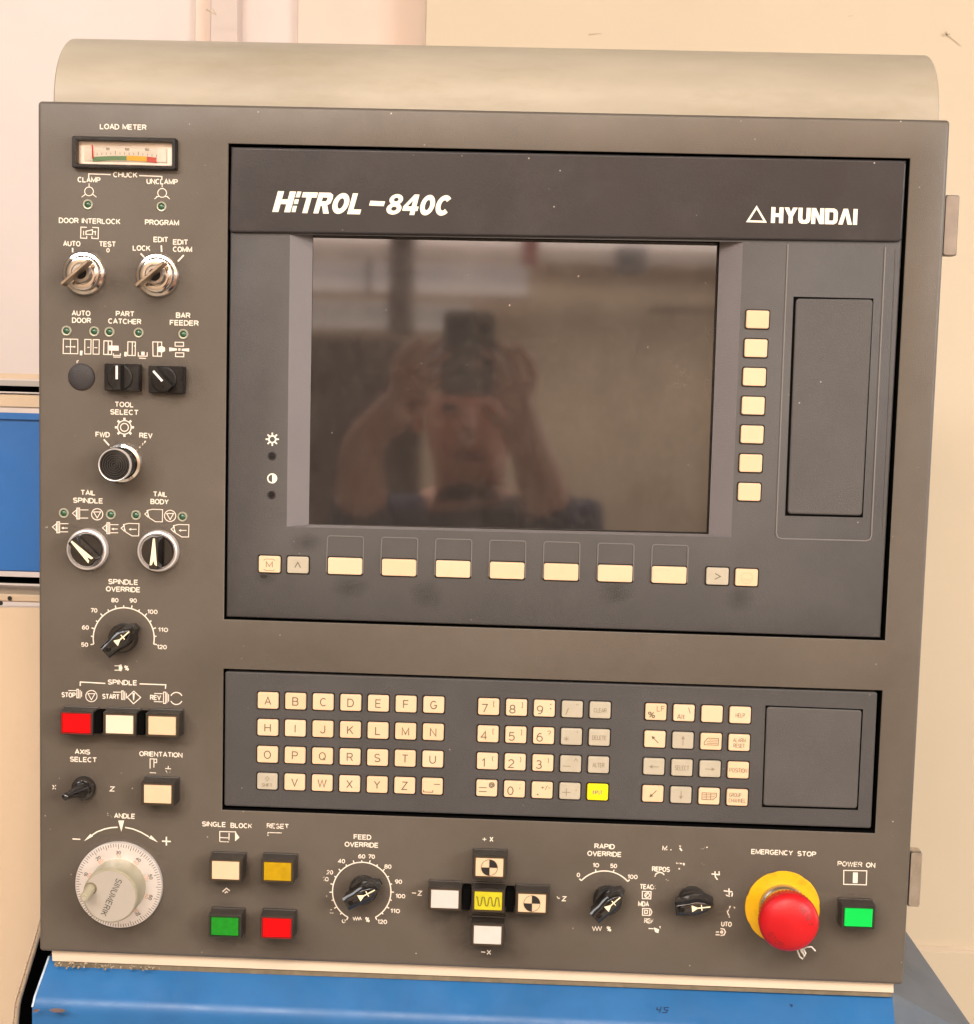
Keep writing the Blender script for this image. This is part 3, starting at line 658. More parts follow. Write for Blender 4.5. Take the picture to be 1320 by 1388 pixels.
# soft keys under and beside the screen
for i in range(7): key(467.3 + 73.28 * i, 767.6 + 2.0 * i, 48, 23.5, 'key', -bz)
for i, (x, y) in enumerate(((1027, 433), (1024.7, 472), (1022.7, 511), (1021, 550), (1019.6, 589), (1017.8, 628), (1015.8, 667))):
    key(x, y, 31, 24.5, 'key', -bz)
key(365, 765, 30.5, 23.5, 'key', -bz, multi(T('M', 10, 9), LN([(-8, 5.5), (-5, 7.5), (5, 7.5), (8, 5.5)], 0.9), LN([(-8, -7), (-5, -8.5), (5, -8.5), (8, -7)], 0.9)), legend='glegend')
key(403.5, 766, 30, 23.5, 'gkey', -bz, LN([(-4, -3.5), (0, 4), (4, -3.5)], 1.2))
key(972.5, 781.3, 31, 24, 'gkey', -bz, LN([(-3.5, 4), (4, 0), (-3.5, -4)], 1.2))
key(1012, 783, 31, 24, 'key', -bz, multi(LN([(-7.5, 3), (-4.5, 6.5), (4.5, 6.5), (7.5, 3), (7.5, -4), (4.5, -7.5), (-4.5, -7.5), (-7.5, -4)], 0.9, True), LN([(-6, -2), (6, -2)], 0.8), LN([(-6, -4.2), (6, -4.2)], 0.8)), legend='rlegend')

# ------------------------------------------------------------------ the keyboard unit
kz = 0.0025
KB = quad_part('keyboard_plate', [(304.8, 910), (1189.5, 938.3), (1180.8, 1123), (303.6, 1092.5)], -kz, 0.02, M['kbplate'], PANEL, r=0.002, bev=0.0009)
mb = MB(); q = [P(x, y, -kz + 0.0002) for x, y in ((1037.5, 956), (1169.8, 961.3), (1163, 1098), (1032.6, 1094))]; c = sum(q, Vector()) / 4
mb.poly([(p.x - c.x, p.z - c.z) for p in q]); part('cover_gap', mb, M['black'], c, KB, 0)
quad_part('blank_cover', [(1039.2, 958), (1168.2, 962.8), (1161.6, 1096), (1034.4, 1092)], -kz + 0.0009, 0.003, M['cover'], KB, r=0.0025, bev=0.0008, n=5, label='square grained blank cover right of the keys')

def gridpos(tl, tr, br, bl, nx, ny, i, j):
    h = -kz + 0.0020; q = [P(*p, h) for p in (tl, tr, br, bl)]
    u = i / (nx - 1); v = j / (ny - 1)
    p = q[0] * (1 - u) * (1 - v) + q[1] * u * (1 - v) + q[2] * u * v + q[3] * (1 - u) * v
    return p
def gkey_at(p, *a, **k):
    d = p - CAM; px = CX + FPX * d.dot(RIGHT) / d.dot(FWD); py = CY + FPX * d.dot(DOWN) / d.dot(FWD)
    return key(px, py, *a, **k)
rows = ['ABCDEFG', 'HIJKLMN', 'OPQRSTU', '^VWXYZ_']
for j, r in enumerate(rows):
    for i, ch in enumerate(r):
        p = gridpos((363, 949.8), (587.7, 955.6), (585.7, 1066.2), (362, 1059.4), 7, 4, i, j)
        if ch == '^': gkey_at(p, 29, 23.5, 'gkey', -kz, multi(LN([(-3, 4), (0, 7.5), (3, 4), (1.2, 4), (1.2, 1), (-1.2, 1), (-1.2, 4)], 0.7, True), T('SHIFT', 15, 5.0, 0, -5, -0.01)), legend='glegend')
        elif ch == '_': gkey_at(p, 29.5, 23.5, 'key', -kz, multi(LN([(2, 3.5), (11, 3.5)]), LN([(-12, -5), (-12, -8), (1, -8), (1, -5)])))
        else: gkey_at(p, 29.5, 23.5, 'key', -kz, T(ch, None, 12))
def num(d, sup, sw=None, sh=8): return multi(T(d, None, 12.5, -5.5, -2), T(sup, sw, sh, 7.5, 4))
def word(s, w): return T(s, w, 6.4, 0, 0, -0.015)
np_ = [[('key', num('7', '[')), ('key', num('8', ']')), ('key', multi(T('9', None, 12.5, -6, -2), PG([(8, 7), (9.6, 7), (9.6, 5.4), (8, 5.4)]), PG([(8, 1), (9.6, 1), (9.6, -.6), (8, -.6)]))), ('gkey', multi(T('/', None, 11, -7, -3), T('"', None, 3, 7, 7))), ('gkey', word('CLEAR', 18))],
       [('key', num('4', '[')), ('key', num('5', ']')), ('key', num('6', '?')), ('gkey', multi(T('*', None, 8, -7, -3), T("'", None, 3, 8, 7))), ('gkey', word('DELETE', 20))],
       [('key', num('1', '(')), ('key', num('2', ')')), ('key', num('3', '|')), ('gkey', multi(LN([(-11, -3), (0, -3)]), T('^', None, 5, 7, 6))), ('gkey', word('ALTER', 17))],
       [('key', multi(LN([(-11, 1), (0, 1)]), LN([(-11, -4.5), (0, -4.5)]), T('@', None, 8.5, 7, 5))), ('key', num('0', ';')), ('key', multi(T('+/-', 14, 7, 5, 4), PG([(-7, -5), (-5, -5), (-5, -7), (-7, -7)]))), ('gkey', multi(LN([(-11, -1.5), (1, -1.5)]), LN([(-5, 4), (-5, -7)]), PG([(8, 3), (9.5, 3), (8.6, 0)]))), ('ykey', word('INPUT', 14))]]
for j in range(4):
    for i in range(5):
        p = gridpos((662.2, 958.2), (813.4, 962.8), (810, 1074), (659.6, 1068.7), 5, 4, i, j)
        m, d = np_[j][i]
        gkey_at(p, 29.5, 23.5, m, -kz, d, legend='glegend' if m != 'key' else 'legend')
sheet = multi(LN([(-9.5, -4.5), (10, -4.5), (10, 5), (-5, 5), (-9.5, -1)], 0.9, True), LN([(-3, 2.5), (9, 2.5)], 0.7), LN([(-6, 0), (9, 0)], 0.7), LN([(-6, -2.3), (9, -2.3)], 0.7))
sheet2 = multi(LN([(-10, 5), (10, 5), (10, 0), (5.5, -4.5), (-10, -4.5)], 0.9, True), LN([(-9, 2.6), (9, 2.6)], 0.7), LN([(-9, 0.3), (8, 0.3)], 0.7), LN([(-9, -2), (6, -2)], 0.7), LN([(-4, 5), (-4, -4.5)], 0.6), LN([(2, 5), (2, -4.5)], 0.6))
cp = [[('key', multi(T('%', 10, 9, -6, -4), T('LF', 11, 8, 6.5, 5))), ('key', multi(T('Alt', 11, 7, -4, -5), LN([(6, 8), (8.5, 0)], 0.9))), ('key', None), ('key', word('HELP', 13))],
      [('key', arrow(-1, 1, 7)), ('gkey', arrow(0, 1, 7)), ('key', sheet), ('key', multi(T('ALARM', 18, 6, 0, 3.8, -0.01), T('RESET', 16, 6, 0, -4, -0.01)))],
      [('gkey', arrow(-1, 0, 7)), ('gkey', T('SELECT', 20, 7, 0, 0, -0.01)), ('gkey', arrow(1, 0, 7)), ('key', word('POSITION', 25))],
      [('key', arrow(-1, -1, 7)), ('gkey', arrow(0, -1, 6)), ('key', sheet2), ('key', multi(T('GROUP', 17, 6, -3, 3.8, -0.01), T('CHANNEL', 24, 6, 0, -4, -0.01)))]]
for j in range(4):
    for i in range(4):
        p = gridpos((889, 965.2), (1003.3, 969.6), (999.3, 1081.3), (884.9, 1076.2), 4, 4, i, j)
        m, d = cp[j][i]
        gkey_at(p, 29.5, 23.5, m, -kz, d, legend='glegend' if (m == 'gkey' or (i == 3)) else 'legend')

# ------------------------------------------------------------------ load meter
mc = P(167.3, 206.8, 0.007); mc.y = 0
W_, H_ = 142 * PX, 42 * PX
mb = MB(); mb.loft([(rr(W_, H_, 0.0012), -0.0005), (rr(W_, H_, 0.0012), 0.0055), (rr(W_ - 0.0012, H_ - 0.0012, 0.001), 0.0068), (rr(W_ - 0.0055, H_ - 0.0050, 0.0008), 0.0068), (rr(W_ - 0.007, H_ - 0.0062, 0.0008), 0.0012)], cap1=False)
MET = part('load_meter', mb, M['bpl'], mc, PANEL)
mb = MB(); mb.box(-W_ / 2 + 0.003, W_ / 2 - 0.003, -H_ / 2 + 0.002, H_ / 2 - 0.002, 0.0, 0.0012); part('meter_back', mb, M['silver'], mc, MET, 0)
mb = MB()
fw = 113 * PX
top = [(fw * (-0.5 + i / 12), 0.0056 - 0.0014 * (2 * (i / 12) - 1) ** 2) for i in range(13)]
mb.poly([(-fw / 2, -0.0056), (fw / 2, -0.0056)] + top[::-1], 0.0022); part('meter_dial', mb, M['white'], mc, MET, 0)
def arcband(x0, x1, b0, b1, m, h=0.0024):
    mb = MB(); t = [];  n = 8
    lo = [(x0 + (x1 - x0) * i / n, b0 - 0.0010 * ((x0 + (x1 - x0) * i / n) / 0.022) ** 2) for i in range(n + 1)]
    hi = [(x, y + (b1 - b0)) for x, y in lo]
    mb.poly(lo + hi[::-1], h); part('meter_band', mb, m, mc, MET, 0)
M['mg'] = mat('meter_green', (0.10, 0.26, 0.12), 0.5); M['my'] = mat('meter_yellow', (0.80, 0.48, 0.02), 0.5); M['mr'] = mat('meter_red', (0.62, 0.06, 0.05), 0.5)
arcband(-0.0235, 0.001, -0.0050, -0.0018, M['mg']); arcband(0.001, 0.0155, -0.0050, -0.0014, M['my']); arcband(0.0155, 0.0225, -0.0050, -0.0014, M['mr'])
mb = MB()
for i in range(15):
    x = -0.0235 + 0.046 * i / 14; y = -0.0008 - 0.0010 * (x / 0.022) ** 2
    mb.box(x - 0.00012, x + 0.00012, y, y + (0.0026 if i % 5 == 0 else 0.0014), 0.0023, 0.00245)
part('meter_scale', mb, M['ink'], mc, MET, 0)
for s_, x in (('50', -0.0125), ('100', 0.0013), ('150', 0.0155)):
    mb = MB(); add_text(mb, s_, x, 0.0029, None, 0.0017, 0.0, h=0.0024); part('lettering', mb, M['ink'], mc, MET, 0)
mb = MB(); mb.tube([(-0.0232, -0.0030, -0.0042), (-0.0236, -0.0030, 0.0052)], 0.00045, 6); part('needle', mb, M['b_red'], mc, MET)
gm = bpy.data.materials.new('clear_acrylic'); gm.use_nodes = True
nt = gm.node_tree; b_ = nt.nodes['Principled BSDF']; b_.inputs['Roughness'].default_value = 0.06; b_.inputs['Base Color'].default_value = (0.95, 0.93, 0.9, 1)
tr = nt.nodes.new('ShaderNodeBsdfTransparent'); tr.inputs[0].default_value = (0.93, 0.9, 0.86, 1); mx = nt.nodes.new('ShaderNodeMixShader'); gl = nt.nodes.new('ShaderNodeBsdfGlossy'); gl.inputs['Roughness'].default_value = 0.08
fr = nt.nodes.new('ShaderNodeFresnel'); fr.inputs[0].default_value = 1.5
nt.links.new(fr.outputs[0], mx.inputs[0]); nt.links.new(tr.outputs[0], mx.inputs[1]); nt.links.new(gl.outputs[0], mx.inputs[2]); nt.links.new(mx.outputs[0], nt.nodes['Material Output'].inputs['Surface'])
mb = MB(); iw, ih = W_ - 0.0057, H_ - 0.0052
mb.loft([(rr(iw, ih, 0.0012), 0.0060), (rr(iw - 0.0006, ih - 0.0006, 0.0012), 0.0082), (rr(iw - 0.0022, ih - 0.0022, 0.001), 0.0090)]); part('meter_window', mb, gm, mc, MET)

# ------------------------------------------------------------------ indicator lamps
ledm = None
for (x, y, s_) in ((119.3, 277.2, 7.6), (219, 280, 7.6), (90.3, 448.4, 6.8), (127.8, 449.2, 7.2), (148.4, 449.9, 6.8), (188, 451, 6.8), (248.5, 452.9, 6.4), (86.5, 695.4, 6.8), (150.3, 697.3, 7.0), (184.3, 698.2, 6.4), (247.3, 700.3, 6.4)):
    if ledm is None:
        r = 7.0 * PX
        mb = MB(); lathe(mb, [(r, -0.0004), (r, 0.0006), (r * 0.88, 0.0011), (r * 0.68, 0.0010), (r * 0.66, -0.0004)], 28, cap1=False); lm1 = mb.mesh('indicator_rim', [M['ledrim']])
        mb = MB(); lathe(mb, [(r * 0.66, -0.0002), (r * 0.60, 0.0004), (r * 0.4, 0.0010), (r * 0.15, 0.0013)], 24); ledm = mb.mesh('indicator_lamp', [M['led']], 60)
    o = link('indicator_lamp', ledm, P(x, y, 0), PANEL); link('rim', lm1, P(x, y, 0), o)

# ------------------------------------------------------------------ knobs and switches
def base_at(px, py): return P(px, py, 0)
def keyswitch(px, py, tip, end, label):
    c = base_at(px, py); r = 29.5 * PX
    mb = MB(); lathe(mb, [(r, 0), (r, 0.002), (r * 0.95, 0.0032), (r * 0.84, 0.0036), (r * 0.80, 0.0050), (r * 0.76, 0.0062), (r * 0.70, 0.0066), (r * 0.52, 0.0066), (r * 0.48, 0.0056)], 56, cap1=True)
    o = part('key_switch', mb, M['chrome'], c, PANEL, 25)
    mb = MB(); lathe(mb, [(r * 0.46, 0.0055), (r * 0.44, 0.0095), (r * 0.40, 0.0102)], 36); part('barrel', mb, M['steel'], c, o, 25)
    mb = MB(); lathe(mb, [(r * 0.28, 0.0104)], 24); part('keyway', mb, M['bpl'], c, o, 0)
    # the key in the lock, seen on edge
    h1 = 0.024
    a = P(*tip, h1) ; b = P(*end, 0.015)
    ang = math.degrees(math.atan2(b.z - a.z, b.x - a.x)); ln = 52 * PX
    mb = MB(); pts = rot2([(-0.0135, -0.0011), (0.0125, -0.0011), (0.0125, 0.0011), (-0.0135, 0.0011)], ang)
    pin = rot2([(-0.004, -0.0010), (0.004, -0.0010), (0.004, 0.0010), (-0.004, 0.0010)], ang)
    p_in = rot2([(-0.0128, -0.0007), (0.0118, -0.0007), (0.0118, 0.0007), (-0.0128, 0.0007)], ang)
    mb.loft([(pin, 0.009), (pin, 0.0125)], True, True); mb.loft([(pts, 0.0125), (pts, 0.0235), (p_in, 0.0240)], True, True)
    m_ = mb.mesh('switch_key', [M['keymetal']], 20)
    link('switch_key', m_, c, None, label, 'key', 'keys in the two key switches')
keyswitch(114.7, 371, (81, 386), (125, 353), 'brass key turned diagonally in the door interlock lock, below AUTO and TEST')
keyswitch(214, 373.5, (184, 389), (226, 358), 'brass key turned diagonally in the program lock, below LOCK and EDIT')

c = base_at(110.6, 511); r = 18.6 * PX
mb = MB(); lathe(mb, [(r, 0), (r, 0.0006), (r * 0.9, 0.0013), (r * 0.6, 0.0021), (r * 0.25, 0.0025)], 40); part('hole_plug', mb, M['plug'], c, PANEL, 60)

def selector(px, py, ang, mark):
    c = base_at(px, py); c2 = c
    w, hh = 49 * PX, 37 * PX
    mb = MB(); mb.loft([(rr(w, hh, 0.0008), 0), (rr(w, hh, 0.0008), 0.0060), (rr(w - 0.001, hh - 0.001, 0.0007), 0.0066)]); mb.box(w / 2 - 0.0022, w / 2 - 0.0008, -hh / 2 + 0.002, hh / 2 - 0.002, 0.0066, 0.0074)
    o = part('selector_switch', mb, M['bpl'], c, PANEL, 25)
    mb = MB(); lathe(mb, [(17.5 * PX, 0.0066), (17.5 * PX, 0.0080), (16 * PX, 0.0084)], 36, cx=-0.0015); part('dial', mb, M['bpl'], c, o, 25)
    mb = MB()
    def R_(pts): return [(x - 0.0015, y) for x, y in rot2(pts, ang)]
    b0 = [(-0.0036, -0.0090), (0.0036, -0.0090), (0.0036, 0.0090), (-0.0036, 0.0090)]; b1 = [(-0.0026, -0.0085), (0.0026, -0.0085), (0.0026, 0.0087), (-0.0026, 0.0087)]
    mb.loft([(R_(b0), 0.0084), (R_(b1), 0.0150)]); hnd = part('handle', mb, M['bpl'], c, o, 20)
    mb = MB(); mb.poly(R_([(-0.0008, -0.0012), (0.0008, -0.0012), (0.0008, 0.0084), (-0.0008, 0.0084)]), 0.0151); part('pointer_mark', mb, M['white'], c, o, 0)
selector(168.5, 511.5, 0, None); selector(228, 514.5, 43, None)

# tool select push button
c = base_at(166.8, 627.5); r = 28 * PX
mb = MB(); lathe(mb, [(r, 0), (r, 0.002), (r * 0.93, 0.0042), (r * 0.80, 0.0050), (r * 0.76, 0.0040)], 56); TS = part('tool_select_button', mb, M['chrome'], c, PANEL, 30)
mb = MB(); lathe(mb, [(22 * PX, 0.004), (20.5 * PX, 0.006), (20.5 * PX, 0.0205)], 48, cap1=False); part('collar', mb, M['bgloss'], c, TS, 30)
mb = MB(); lathe(mb, [(21.2 * PX, 0.0195), (22.4 * PX, 0.0200), (22.4 * PX, 0.0228), (21.6 * PX, 0.0234), (20.8 * PX, 0.0232), (20.6 * PX, 0.0222)], 56, cap1=False); part('cap_rim', mb, M['silver'], c, TS, 40)
mb = MB(); pr = []; k = 20.6
while k > 1.5: pr += [(k * PX, 0.0214), ((k - 0.7) * PX, 0.0229), ((k - 1.5) * PX, 0.0229), ((k - 2.3) * PX, 0.0213)]; k -= 3.1
lathe(mb, pr, 48); part('cap', mb, M['ridge'], c, TS, 20)

def arrow_knob(px, py, ang):
    c = base_at(px, py); r = 29 * PX
    mb = MB(); lathe(mb, [(r, 0), (r, 0.0025), (r * 0.95, 0.0045), (r * 0.88, 0.0050), (r * 0.81, 0.0036)], 56); o = part('selector_knob', mb, M['silver'], c, PANEL, 30)
    mb = MB(); lathe(mb, [(r * 0.80, 0.0035), (r * 0.77, 0.0052), (r * 0.73, 0.0058)], 48); part('dial', mb, M['bgloss'], c, o, 30)
    mb = MB(); b0 = rot2(rr(0.0086, 0.0242, 0.0012), ang); b1 = rot2(rr(0.0066, 0.0232, 0.0012), ang); b2 = rot2(rr(0.0058, 0.0224, 0.001), ang)
    mb.loft([(b0, 0.0070), (b1, 0.0150), (b2, 0.0155)]); part('handle', mb, M['bgloss'], c, o, 25)
    mb = MB(); mb.poly(rot2([(-0.0007, 0.0108), (0.0007, 0.0108), (0.0027, -0.0090), (0.0010, -0.0084), (0.0, -0.0052), (-0.0010, -0.0084), (-0.0027, -0.0090)], ang), 0.0157); part('arrow_mark', mb, M['arrow'], c, o, 0)
arrow_knob(119.5, 744.5, 46); arrow_knob(215.3, 746.5, -1)

def wing_knob(px, py, ang, sc_=1.0):
    c = base_at(px, py); k = PX * sc_
    def sm(pts): return rot2([(x * k, y * k) for x, y in pts], ang - 90)
    mb = MB(); lathe(mb, [(20.5 * k, 0), (20.5 * k, 0.003), (19.5 * k, 0.0060), (18 * k, 0.0075)], 44); o = part('rotary_knob', mb, M['bgloss'], c, PANEL, 35)
    def outline(wt, wm, wp, lt, lp):
        return [(-wt, -lt), (wt, -lt), (wt * 1.05, -lt * 0.72), (wm * 0.86, -lt * 0.35), (wm, 0), (wm * 0.97, lp * 0.30), (wm * 0.74, lp * 0.62), (wp, lp), (-wp, lp), (-wm * 0.74, lp * 0.62), (-wm * 0.97, lp * 0.30), (-wm, 0), (-wm * 0.86, -lt * 0.35), (-wt * 1.05, -lt * 0.72)]
    mb = MB(); mb.loft([(sm(outline(9, 15.5, 4, 23, 29)), 0.0035), (sm(outline(8.5, 13, 3.2, 24.5, 28.5)), 0.0085), (sm(outline(9.5, 11.5, 3.0, 26, 26)), 0.0148), (sm(outline(5.8, 7.6, 1.6, 24.5, 22.5)), 0.0172), (sm(outline(5.0, 6.8, 1.0, 23.6, 21.5)), 0.0174)], False, True)
    part('wing', mb, M['bgloss'], c, o, 28)
    mb = MB()
    mb.poly(sm([(-4.8, -3.5), (4.8, -3.5), (0.6, 5), (-0.6, 5)]), 0.0178); mb.ribbon(sm([(0, 4.8), (0, 22)]), 1.7 * k, 0.01783); mb.ribbon(sm([(-4.2, 10), (4.2, 10)]), 1.3 * k, 0.01785)
    part('pointer_mark', mb, M['arrow'], c, o, 0)
    mb = MB()
    q = sm([(0, -17)])[0]
    lathe(mb, [(3.6 * k, 0.0172), (3.6 * k, 0.0181), (2.8 * k, 0.0182), (2.6 * k, 0.0177), (1.2 * k, 0.0177), (1.1 * k, 0.0181)], 20, cx=q[0], cy=q[1]); part('screw', mb, M['bpl'], c, o, 30)
wing_knob(168, 864, 42); wing_knob(493, 1205, 30); wing_knob(823, 1219, 44); wing_knob(938, 1220, 8)

def dial_arc(cx, cy, r, a0, a1, nt_, major, w=1.6, tick=4.5, m='print', end=True):
    lines = [cpx(cx, cy, r, a0, a1, 48)]
    for i in range(nt_ + 1):
        a = math.radians(a0 + (a1 - a0) * i / nt_)
        t = tick if (major is None or i in major) else tick * 0.7
        lines.append([(cx + r * math.cos(a), cy - r * math.sin(a)), (cx + (r + t) * math.cos(a), cy - (r + t) * math.sin(a))])
    icon(lines, w=w, m=m)
dial_arc(167.6, 865, 41.3, -11, 191, 14, {0, 2, 4, 6, 8, 10, 12, 14})
for s_, x, y, w in (('50', 352, 1055, 46), ('60', 357, 945, 46), ('70', 411, 836, 46), ('80', 545, 771, 48), ('90', 662, 773, 48), ('100', 785, 845, 68), ('110', 853, 960, 66), ('120', 845, 1070, 66)):
    label_text(s_, *C3(x, y), w / 4.714, 6.2)
dial_arc(490.2, 1208.3, 39.6, -62, 242, 20, {0, 2, 4, 7, 9, 11, 13, 15, 16, 18, 20}, tick=4.0)
for s_, x, y, w, m in (('0', 338, 1210, 52, 'worn'), ('2', 187, 1085, 50, 'verywornp'), ('6', 105, 878, 40, 'verywornp'), ('10', 105, 675, 85, 'worn'), ('20', 160, 588, 88, 'worn'), ('40', 310, 446, 95, 'print'), ('60', 568, 384, 95, 'print'), ('70', 692, 388, 92, 'print'), ('80', 902, 515, 95, 'print'), ('90', 1038, 708, 95, 'print'), ('100', 1062, 892, 130, 'print'), ('110', 995, 1082, 128, 'print'), ('120', 830, 1220, 130, 'print')):
    label_text(s_, *FD(x, y), w / 9.43, 6.3, m)
dial_arc(818.8, 1223.5, 43, 42, 136, 3, None, tick=3.6, w=1.7)
for s_, x, y, w in (('0', 172, 487, 24), ('10', 292, 420, 46), ('50', 415, 425, 48), ('100', 545, 500, 72)): label_text(s_, *G5(x, y), w / 5.077, 6.3)

# axis select toggle with rubber boot
c = base_at(114, 1067.5)
mb = MB(); lathe(mb, [(16.8 * PX, 0), (16.8 * PX, 0.003), (15.6 * PX, 0.0042), (12.5 * PX, 0.0044), (12.3 * PX, 0.0060), (11 * PX, 0.0068)], 6 * 6); TG = part('toggle_switch', mb, M['bgloss'], c, PANEL, 30)
tipw = P(88.5, 1080, 0.026); base3 = c + Vector((0, -0.005, 0))
mb = MB(); pts = []; rs = []
for t, rad in ((0, 10.5), (0.15, 9.8), (0.3, 8.2), (0.42, 7.6), (0.55, 6.8), (0.72, 5.6), (0.86, 5.2), (0.96, 5.6), (1.02, 5.2), (1.08, 3.2)):
    pts.append(tuple(base3.lerp(tipw, t) - c)); rs.append(rad * PX)
mb.tube(pts, rs, 20); part('rubber_boot', mb, M['bgloss'], c, TG, 60)

# hand wheel
HW = link('hand_wheel', None, base_at(162.3, 1198.2), PANEL)
c = base_at(162.3, 1198.2); R0 = 62.3 * PX
mb = MB(); lathe(mb, [(R0, 0), (R0, 0.0030), (R0 * 0.985, 0.0036), (R0 * 0.55, 0.0046)], 96); part('dial_plate', mb, M['silver'], c, HW, 40)
mb = MB()
for i in range(100):
    a = 2 * math.pi * i / 100; l = 0.90 if i % 5 else 0.86
    d = Vector((math.cos(a), math.sin(a)))
    hh = lambda q: 0.0036 + 0.001 * (0.985 - q) / 0.435 + 0.0001
    n_ = Vector((-d.y, d.x)) * 0.00021
    vs = [(*(d * R0 * q + s_ * n_),) for q in (l, 0.975) for s_ in (1, -1)]
    mb.add([(v[0], -hh(q), v[1]) for v, q in zip(vs, (l, l, 0.975, 0.975))], [[0, 1, 3, 2]])
M['greyink'] = mat('grey_ink', (0.11, 0.10, 0.095), 0.6)
part('scale_marks', mb, M['greyink'], c, HW, 0, kind='stuff')
for i in range(10):
    a = math.radians(90 - 36 * i + 0)
    for q, s_, m_ in ((0.78, str((i * 10 + 30) % 100), 'greyink'), (0.69, str((70 - i * 10) % 100), 'rlegend')):
        mb = MB(); add_text(mb, s_, q * R0 * math.cos(a), q * R0 * math.sin(a), None, 5.0 * PX, 0, rot=math.degrees(a) - 90, h=0.0044); part('lettering', mb, M[m_], c, HW, 0)
mb = MB(); lathe(mb, [(39.5 * PX, 0.004), (39.3 * PX, 0.006), (38.8 * PX, 0.0245), (38.0 * PX, 0.0262), (36.9 * PX, 0.0268), (36.6 * PX, 0.0264)], 72); part('grip', mb, M['beigek'], c, HW, 35)
mb = MB(); lathe(mb, [(36.2 * PX, 0.0264), (36.0 * PX, 0.0267)], 72); part('cap', mb, M['beigec'], c, HW, 0)
mb = MB(); o2 = P(*W5(562, 642), 0.0269) - c; add_text(mb, 'SINUMERIK', o2.x, o2.z, 57 * PX, 8.8 * PX, -0.004, rot=-113.5, sw=0.85 * PX, gap=2.1, h=0.0269); part('lettering', mb, M['ink'], c, HW, 0)
# finger handle: hollow and spinner
rc = P(*W5(420, 580), 0.0269) - c; tp = P(*W5(374, 650), 0.041) - c
mb = MB(); lathe(mb, [(8.8 * PX, 0.02690), (8.6 * PX, 0.02695)], 28, cx=rc.x, cy=rc.z); part('finger_recess', mb, M['oink'] if False else M['gasket'], c, HW, 0)
mb = MB(); pts = [(rc.x, -0.0272, rc.z), (rc.x * .9 + tp.x * .1, -0.0290, rc.z * .9 + tp.z * .1), (tp.x, -0.0405, tp.z), (tp.x, -0.0418, tp.z)]
mb.tube([(rc.x - 0.0005, -0.0268, rc.z - 0.0005), tuple(Vector((rc.x, -0.0268, rc.z)).lerp(Vector((tp.x, -0.041, tp.z)), 0.15)), tuple(Vector((rc.x, -0.0268, rc.z)).lerp(Vector((tp.x, -0.041, tp.z)), 0.92)), (tp.x, -0.041, tp.z)], [7.2 * PX, 7.0 * PX, 6.4 * PX, 5.4 * PX], 24)
part('finger_handle', mb, M['beigek'], c, HW, 50)
mb = MB(); e = Vector((tp.x, -0.0412, tp.z)); lathe(mb, [(3.2 * PX, 0.0), (3.0 * PX, 0.0002)], 16); part('handle_pin', mb, M['beigec'], c + e, HW, 0)

# emergency stop
c = base_at(1060.3, 1229.5); ES = link('emergency_stop', None, c, PANEL)
mb = MB()
Ro = 52.2 * PX; Ri = 30 * PX; no = 72
ring = [(Ro * (1 - (0.018 * max(0, math.sin(7 * t + 1)) ** 6)) * math.cos(t), Ro * (1 - (0.018 * max(0, math.sin(7 * t + 1)) ** 6)) * math.sin(t)) for t in [2 * math.pi * i / no for i in range(no)]]
sc2 = lambda f: [(x * f, y * f) for x, y in ring]
mb.loft([(sc2(1), 0), (sc2(1), 0.0012), (sc2(0.985), 0.0016), (circ(Ri, no), 0.0016)], False, True); part('warning_disc', mb, M['eyel'], c, ES, 30)
mb = MB(); lathe(mb, [(33.8 * PX, 0.0016), (33.8 * PX, 0.0035), (32.6 * PX, 0.0055), (31 * PX, 0.0065), (31.8 * PX, 0.009), (32.4 * PX, 0.0185), (31 * PX, 0.0200), (27 * PX, 0.0205), (26 * PX, 0.0235)], 64); part('collar', mb, M['steel'], c, ES, 30)
mb = MB(); rings = []
nT = 96
def tooth(f, r): return [((r * (1 + f * (1 if i % 2 else -1))) * math.cos(2 * math.pi * i / nT), (r * (1 + f * (1 if i % 2 else -1))) * math.sin(2 * math.pi * i / nT)) for i in range(nT)]
rr_ = 40.8 * PX
rings = [(tooth(0, rr_ * 0.75), 0.0225), (tooth(0.014, rr_ * 0.97), 0.0225), (tooth(0.014, rr_ * 0.985), 0.0285), (tooth(0.0, rr_), 0.0305)]
for i in range(1, 9):
    a = math.radians(90 * i / 8.4); rings.append((tooth(0, rr_ * math.cos(a)), 0.0305 + 0.0098 * math.sin(a)))
mb.loft(rings); part('mushroom_button', mb, M['ered'], c, ES, 35)
# moulded arrow and worn word on the dome: raised flecks following the dome
def dome_h(x, y): q = min(1, math.hypot(x, y) / rr_); return 0.0305 + 0.0098 * math.sqrt(max(0, 1 - q * q)) + 0.00012
def dome_text(word_, hpx, rad, deg, sgn):
    L_, tw, th = text_lines(word_); k = hpx * PX / th; mb = MB()
    for l in L_:
        q = []
        for x, y in l:
            t = math.radians(deg) + sgn * (x * k) / (rr_ * rad); r_ = rr_ * rad - sgn * y * k; q.append((r_ * math.cos(t), r_ * math.sin(t)))
        mb.ribbon(q, 1.1 * PX, 0)
    for v in mb.v: v.y = -dome_h(v.x, v.z)
    part('lettering', mb, M['engr'], c, ES, 0)
dome_text('STOP', 7.0, 0.72, 228, 1); dome_text('RESET', 6.5, 0.66, 32, -1)
